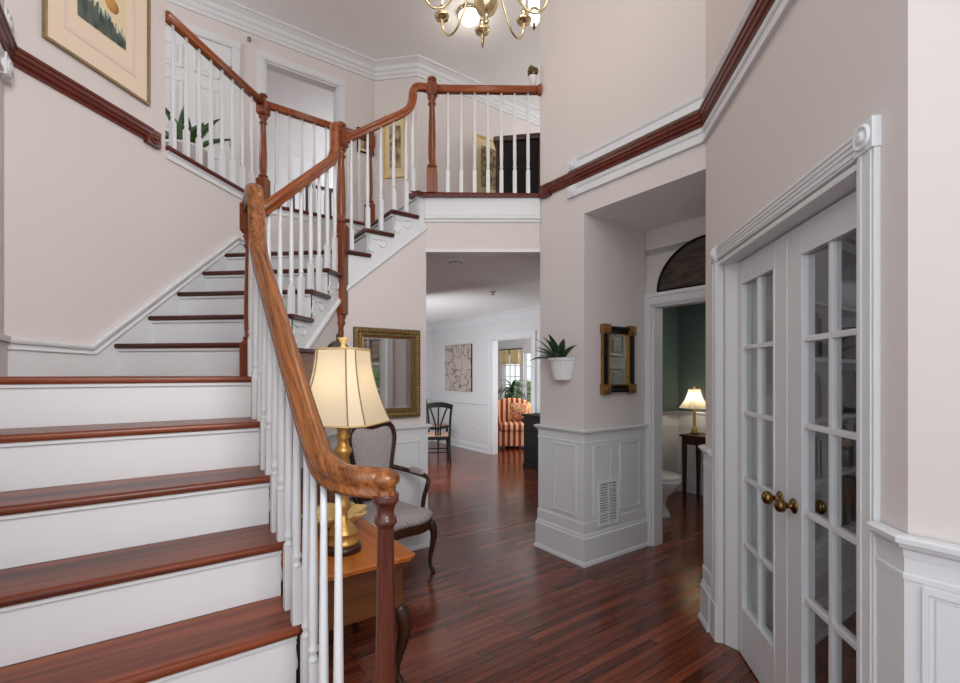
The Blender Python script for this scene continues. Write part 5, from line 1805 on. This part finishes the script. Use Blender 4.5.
for sg in (-1, 1):
    for i in range(n_):
        for j in range(n_):
            a, b = -1 + 2 * i / (n_ - 1), -1 + 2 * j / (n_ - 1)
            t = 0.085 * ((1 - a ** 4) * (1 - b ** 4)) ** 0.6
            vs.append((a * 0.2 * (1 - 0.08 * (1 - b * b)), sg * t, b * 0.2 * (1 - 0.08 * (1 - a * a))))
for q_ in (0, 1):
    for i in range(n_ - 1):
        for j in range(n_ - 1):
            k = q_ * n_ * n_ + i * n_ + j
            fs.append((k, k + 1, k + n_ + 1, k + n_))
o.add(vs, fs, True, m)
tag(o.build('throw_cushion', M['cushion_fab'], origin=(p[0] + 0.12, p[1] + 0.02, 0.5)), 'patterned red cushion leaning in the striped armchair', 'cushion')

# black chest behind the column
p = D(7.1 / R2, 6.92 / R2)
o = thing('black_chest', 'black wooden chest against the wall behind the column', 'cabinet', p + (0,), ROT_E)
MB().box((-0.52, -0.14, 0.06), (0.25, 0.14, 0.80)).build('body', M['black_wood'], o, bevel=0.004, local=True)
MB().box((-0.545, -0.165, 0.80), (0.27, 0.14, 0.83)).build('top', M['black_wood'], o, bevel=0.006, local=True)
MB().box((-0.53, -0.155, 0.0), (0.26, 0.14, 0.07)).build('plinth', M['black_wood'], o, bevel=0.006, local=True)
for z0, z1 in ((0.12, 0.33), (0.35, 0.56), (0.58, 0.77)):
    d_ = MB().box((-0.48, -0.155, z0), (0.21, -0.14, z1)).build('drawer', M['black_wood'], o, bevel=0.004, local=True)
    MB().ball((-0.135, -0.168, (z0 + z1) / 2), 0.013, 10).build('knob', M['bronze'], d_, local=True)

# palm on a stand in front of the sunroom window
p = D(8.58, 7.0)
o = thing('potted_palm', 'dark green potted palm in front of the sunroom window', 'plant', p + (0,))
MB().lathe([(0.14, 0), (0.19, 0.34), (0.2, 0.36), (0.185, 0.36), (0.17, 0.33), (0, 0.33)], (0, 0, 0), 20).build('pot', M['basket'], o, local=True)
MB().tube([(0, 0, 0.32), (0.01, 0.01, 0.7), (0, 0, 1.05)], [0.03, 0.024, 0.02], 8).build('stem', M['moss'], o, local=True)
mb = MB()
rnd = random.Random(5)
for i in range(34):
    az = i * 2.4
    tl = rnd.uniform(0.0, 1.3)
    leaf_blade(mb, (0, 0, 1.0 + rnd.uniform(-0.1, 0.12)), az, tl, rnd.uniform(0.42, 0.62), 0.055, 1.9, 8)
mb.build('leaves', M['leaf_dark'], o, local=True)
# valance curtains over the sunroom window
for i, (ua, ub, lab) in enumerate(((13.55, 13.10, 'yellow pleated curtain drop at the outer side of the sunroom window'), (12.95, 12.45, 'yellow pleated curtain drop beside the glazed sunroom door'))):
    mb = MB()
    pa, pb = D(ua / R2, VS - 0.05), D(ub / R2, VS - 0.05)
    n_ = 26
    vs, fs = [], []
    for zz in (1.70, 2.06):
        for q_ in (0, 1):
            for k in range(n_ + 1):
                t = k / n_
                off = 0.03 * math.sin(t * PI * 10) + q_ * 0.008
                vs.append((pa[0] + (pb[0] - pa[0]) * t - 0.707 * off, pa[1] + (pb[1] - pa[1]) * t - 0.707 * off, zz))
    w_ = n_ + 1
    for k in range(n_):
        fs += [(k, k + 1, 2 * w_ + k + 1, 2 * w_ + k), (w_ + k + 1, w_ + k, 3 * w_ + k, 3 * w_ + k + 1), (k + 1, k, w_ + k, w_ + k + 1), (2 * w_ + k, 2 * w_ + k + 1, 3 * w_ + k + 1, 3 * w_ + k)]
    fs += [(0, 2 * w_, 3 * w_, w_), (n_, w_ + n_, 3 * w_ + n_, 2 * w_ + n_)]
    mb.add(vs, fs, True)
    tag(mb.build('window_curtain', M['curtain'], origin=pa + (2.06,)), lab, 'curtain', 'sunroom curtains')
mb = MB().tube([D(13.65 / R2, VS - 0.05) + (2.075,), D(12.38 / R2, VS - 0.05) + (2.075,)], 0.012, 8)
tag(mb.build('curtain_rail', M['black_wood'], origin=D(13.0 / R2, VS - 0.05) + (2.075,)), 'dark curtain rail above the sunroom window', 'curtain rail')

# outlet, smoke detector, sprinkler
p = D(10.33 / R2, VD)
o = thing('wall_outlet', 'white power outlet low on the dining room wall', 'outlet', (p[0] - .001, p[1] - .001, 0.36), ROT_E)
MB().box((-0.036, -0.006, 0), (0.036, 0, 0.115)).build('cover_plate', M['plastic'], o, bevel=0.003, local=True)
for z in (0.035, 0.08):
    MB().box((-0.017, -0.009, z - 0.014), (0.017, -0.006, z + 0.014)).build('socket', M['steel'], o, local=True)
sdx, sdy = -0.95, 4.22
o = thing('smoke_detector', 'round white smoke detector on the ground floor ceiling', 'smoke detector', (sdx, sdy, GC))
MB().lathe([(0.0, -0.04), (0.045, -0.04), (0.055, -0.032), (0.066, -0.028), (0.068, -0.008), (0.068, 0)], (0, 0, 0), 24).build('body', M['plastic'], o, local=True)
MB().lathe([(0.056, -0.033), (0.060, -0.036), (0.064, -0.029)], (0, 0, 0), 24).build('vent_ring', M['dark_void'], o, local=True)
o = thing('sprinkler_head', 'small fire sprinkler on the ceiling towards the dining room', 'sprinkler', (-0.85, 5.95, GC))
MB().lathe([(0.04, 0), (0.036, -0.008), (0.012, -0.012), (0.01, -0.035), (0.022, -0.04), (0.022, -0.044), (0, -0.046)][::-1], (0, 0, 0), 14).build('body', M['steel'], o, local=True)

# ------------------------------------------------------------------ upper hall things
o = thing('hall_cabinet', 'tall dark wood cabinet at the end of the upper hall', 'cabinet', (-0.42, 6.44, Z2), math.radians(0))
MB().box((-0.42, -0.24, 0.06), (0.75, 0.10, 1.58)).build('body', M['walnut'], o, bevel=0.005, local=True)
MB().box((-0.46, -0.28, 1.58), (0.80, 0.11, 1.66)).build('cornice', M['walnut'], o, bevel=0.02, seg=3, local=True)
MB().box((-0.44, -0.26, 0.0), (0.77, 0.10, 0.08)).build('plinth', M['walnut'], o, local=True)
for x0, x1 in ((-0.38, 0.155), (0.175, 0.71)):
    d_ = MB().box((x0, -0.262, 0.12), (x1, -0.24, 1.57)).build('door', M['black_wood'], o, bevel=0.006, local=True)
    MB().ball(((x1 - 0.05) if x0 < 0 else (x0 + 0.05), -0.275, 0.85), 0.014, 10).build('knob', M['brass'], d_, local=True)
for x in (-0.4, 0.16):
    MB().tube([(x, -0.265, 0.1), (x, -0.268, 1.0), (x, -0.265, 1.6)], [0.022, 0.028, 0.022], 10).build('pilaster', M['walnut'], o, local=True)
px_, py_ = nb.x + dv.x * 0.845, nb.y + dv.y * 0.845
o = thing('moss_ball_pot', 'small dried moss plant in a white pot on the end of the balcony rail', 'plant', (px_, py_, 3.8655))
MB().lathe([(0.024, 0), (0.035, 0.075), (0.038, 0.08), (0.032, 0.08), (0, 0.07)], (0, 0, 0), 18).build('pot', M['pot'], o, local=True)
mb = MB()
rnd = random.Random(9)
for i in range(26):
    a, e = rnd.uniform(0, 2 * PI), rnd.uniform(-0.3, 1.4)
    mb.ball((0.034 * math.cos(a) * math.cos(e), 0.034 * math.sin(a) * math.cos(e), 0.115 + 0.042 * math.sin(e)), 0.017, 7)
mb.build('moss_ball', M['moss'], o, local=True)

# plant in a white pot behind the hall railing
o = thing('hall_plant', 'leafy green plant in a white tub behind the upper hall railing', 'plant', (-3.02, 3.36, Z2))
MB().lathe([(0.13, 0), (0.165, 0.30), (0.175, 0.305), (0.175, 0.325), (0.16, 0.325), (0.15, 0.29), (0, 0.29)], (0, 0, 0), 26).build('pot', M['pot'], o, local=True)
MB().lathe([(0.0, 0.292), (0.15, 0.292), (0.15, 0.298), (0, 0.298)], (0, 0, 0), 20).build('soil', M['soil'], o, local=True)
mb = MB()
for az, tl, L in ((2.6, 1.25, 0.36), (3.3, 1.1, 0.36), (0.2, 1.15, 0.38), (5.4, 1.2, 0.34), (4.6, 1.35, 0.33), (1.2, 1.3, 0.36), (0.6, 0.8, 0.36), (5.8, 0.7, 0.33), (3.9, 0.8, 0.3), (2.0, 1.0, 0.32), (4.2, 1.45, 0.34)):
    leaf_blade(mb, (0.05 * math.cos(az), 0.05 * math.sin(az), 0.295), az, tl, L, 0.10, 0.6)
mb.build('leaves', M['leaf'], o, local=True)
# little sensor on the hall wall
p = D(UH, 0.90)
o = thing('wall_sensor', 'small brass wall sensor above the hall between the two doors', 'sensor', (p[0] + .001, p[1] - .001, 5.13), ROT_D)
MB().box((-0.018, -0.02, 0), (0.018, 0, 0.05)).build('body', M['steel'], o, bevel=0.004, local=True)
MB().ball((0, -0.024, 0.02), 0.014, 10).build('lens', M['steel'], o, local=True)

# ------------------------------------------------------------------ ceiling lights
lx_, ly_ = -0.986, 5.06
o = thing('ceiling_light', 'flush white dome ceiling light above the balcony hall', 'ceiling light', (lx_, ly_, CEIL))
MB().lathe([(0.135, 0), (0.135, -0.02), (0.12, -0.026)], (0, 0, 0), 26).build('canopy', M['brass'], o, local=True)
MB().lathe([(0, -0.115), (0.05, -0.108), (0.09, -0.085), (0.115, -0.05), (0.12, -0.024)], (0, 0, 0), 26).build('glass_bowl', M['opal'], o, local=True)
MB().lathe([(0, -0.135), (0.008, -0.13), (0.010, -0.12), (0.004, -0.112)], (0, 0, 0), 12).build('finial', M['brass'], o, local=True)
lamp('ceiling_lamp_light', (lx_, ly_, CEIL - 0.2), 3, (1, 0.9, 0.75), 0.06)
gx, gy = -0.26, 4.78
o = thing('pendant_light', 'white glass hall lantern with brass fittings partly behind the tall wall', 'pendant light', (gx, gy, CEIL))
MB().lathe([(0.05, 0), (0.05, -0.02), (0.01, -0.03), (0.008, -0.05)], (0, 0, 0), 16).build('canopy', M['brass'], o, local=True)
MB().lathe([(0, -0.42), (0.035, -0.415), (0.055, -0.38), (0.058, -0.34), (0.045, -0.305)], (0, 0, 0), 18).build('lower_glass', M['opal'], o, local=True)
MB().lathe([(0.045, -0.27), (0.055, -0.25), (0.055, -0.08), (0.03, -0.05)], (0, 0, 0), 18).build('glass_tube', M['opal'], o, local=True)
mb = MB()
mb.lathe([(0.045, -0.305), (0.05, -0.295), (0.05, -0.28), (0.045, -0.27)], (0, 0, 0), 18)
mb.build('brass_collar', M['brass'], o, local=True)
MB().lathe([(0, -0.48), (0.012, -0.47), (0.018, -0.45), (0.010, -0.43), (0.02, -0.418)], (0, 0, 0), 12).build('finial', M['bronze'], o, local=True)

# chandelier
CXx, CYy = -0.405, 2.57
o = thing('chandelier', 'polished brass eight-arm chandelier with candle sleeves hanging over the hall', 'chandelier', (CXx, CYy, 3.30))
zb = lambda z: z - 3.30
MB().lathe([(0, zb(3.395)), (0.012, zb(3.40)), (0.016, zb(3.415)), (0.008, zb(3.43)), (0.02, zb(3.45)), (0.05, zb(3.47)), (0.066, zb(3.505)), (0.068, zb(3.53)), (0.055, zb(3.565)), (0.025, zb(3.59)), (0.02, zb(3.62)), (0.045, zb(3.64)), (0.045, zb(3.66)), (0.02, zb(3.68)), (0.016, zb(3.78)), (0.03, zb(3.82)), (0.04, zb(3.86)), (0.02, zb(3.9)), (0.014, zb(4.05)), (0.01, zb(4.12))], (0, 0, 0), 24).build('stem', M['brass'], o, local=True)
MB().tube([(0.018 * math.cos(t), 0, zb(3.375) + 0.018 * math.sin(t)) for t in [2 * PI * i / 16 for i in range(16)]], 0.004, 6, closed=True).build('pull_ring', M['brass'], o, local=True)
MB().tube([(0, 0, zb(4.1)), (0, 0, zb(5.42))], 0.006, 6).build('hanging_chain', M['brass'], o, local=True)
MB().lathe([(0.01, zb(5.36)), (0.05, zb(5.39)), (0.06, zb(5.43))], (0, 0, 0), 18).build('ceiling_canopy', M['brass'], o, local=True)
vdir = YAW + PI / 2 + 0.06
for k in range(8):
    a = vdir + k * PI / 4
    c_, s_ = math.cos(a), math.sin(a)
    prof = [(0.03, 3.62), (0.08, 3.655), (0.135, 3.62), (0.185, 3.54), (0.235, 3.485), (0.29, 3.476), (0.335, 3.515), (0.355, 3.58), (0.355, 3.602)]
    ar = MB().tube(spline([(r * c_, r * s_, zb(z)) for r, z in prof], 5), 0.0062, 8).build('arm', M['brass'], o, local=True)
    cx_, cy_ = 0.355 * c_, 0.355 * s_
    MB().lathe([(0.0, zb(3.555)), (0.006, zb(3.565)), (0.01, zb(3.585)), (0.006, zb(3.595)), (0.018, zb(3.602)), (0.042, zb(3.612)), (0.047, zb(3.622)), (0.043, zb(3.622)), (0.015, zb(3.612)), (0.013, zb(3.65)), (0.017, zb(3.66)), (0.017, zb(3.68))], (cx_, cy_, 0), 18).build('bobeche', M['brass'], ar, local=True)
    MB().lathe([(0.012, zb(3.675)), (0.012, zb(3.80))], (cx_, cy_, 0), 12).build('candle', M['candle'], ar, local=True)
    MB().lathe([(0.008, zb(3.80)), (0.016, zb(3.825)), (0.012, zb(3.86)), (0, zb(3.895))], (cx_, cy_, 0), 12).build('bulb', M['bulb'], ar, local=True)
lamp('chandelier_light', (CXx, CYy, 4.02), 15, (1.0, 0.86, 0.66), 0.18)

# ------------------------------------------------------------------ den: bookcase and books
o = thing('bookcase', 'white bookcase with moulded base seen through the french doors', 'bookcase', D(1.18, 3.4) + (0,))
bu0, bu1 = 1.03, 1.30          # front and back
bv0, bv1 = 2.52, 4.6
bpos = lambda v: D(bu0, v)
mb = MB()
mb.ext([D(bu1 - 0.015, bv0), D(bu1 - 0.015, bv1), D(bu1, bv1), D(bu1, bv0)], 0.0, 2.2)
for v in (bv0, bv0 + 0.68, bv0 + 1.37, bv1 - 0.025):
    mb.ext([D(bu0, v), D(bu0, v + 0.025), D(bu1, v + 0.025), D(bu1, v)], 0.0, 2.2)
mb.ext([D(bu0 - 0.02, bv0), D(bu0 - 0.02, bv1), D(bu1, bv1), D(bu1, bv0)], 2.18, 2.24)
mb.build('body', M['white'], o)
shz = [0.50, 0.86, 1.20, 1.54, 1.86]
for z in shz:
    MB().ext([D(bu0 + 0.004, bv0 + 0.02), D(bu0 + 0.004, bv1 - 0.02), D(bu1 - 0.01, bv1 - 0.02), D(bu1 - 0.01, bv0 + 0.02)], z - 0.022, z).build('shelf', M['white'], o)
mb = MB()
mb.mold([D(bu0, bv0), D(bu0, bv1)], base_prof(0.20))
mb.ext([D(bu0, bv0), D(bu0, bv1), D(bu0 + 0.02, bv1), D(bu0 + 0.02, bv0)], 0.0, 0.48)
mb.mold([D(bu0, bv0), D(bu0, bv1)], [(0, 0.30), (0.012, 0.30), (0.012, 0.44), (0, 0.44)])
mb.build('base_panel', M['white'], o)
rnd = random.Random(21)
cn = {0: 'grey', 1: 'brown', 2: 'navy', 3: 'pale', 4: 'red', 5: 'green', 6: 'cream', 7: 'dark brown'}
for si, z in enumerate(shz[:4]):
    v = bv0 + 0.06
    lim = {0: 1.9, 1: 1.9, 2: 1.6, 3: 1.2}[si]
    while v < bv0 + lim:
        if any(abs(v - e) < 0.06 for e in (bv0 + 0.68, bv0 + 1.37)):
            v += 0.08
            continue
        w_ = rnd.uniform(0.02, 0.045)
        h_ = rnd.uniform(0.19, 0.28)
        d_ = rnd.uniform(0.14, 0.19)
        ci = rnd.randrange(8)
        if rnd.random() < 0.18:
            v += rnd.uniform(0.05, 0.16)
            continue
        mb = MB().ext([D(bu0 + 0.03, v), D(bu0 + 0.03, v + w_), D(bu0 + 0.03 + d_, v + w_), D(bu0 + 0.03 + d_, v)], z + 0.0, z + h_)
        b_ = mb.build('book', BOOKM[ci], origin=D(bu0 + 0.1, v + w_ / 2) + (z,), bevel=0.002, seg=1)
        tag(b_, cn[ci] + ' clothbound book standing on the %s shelf of the white bookcase' % ('lowest', 'second lowest', 'middle', 'upper')[si], 'book', '%s books on the %s bookcase shelf' % (cn[ci], ('lowest', 'second lowest', 'middle', 'upper')[si]))
        v += w_ + 0.003
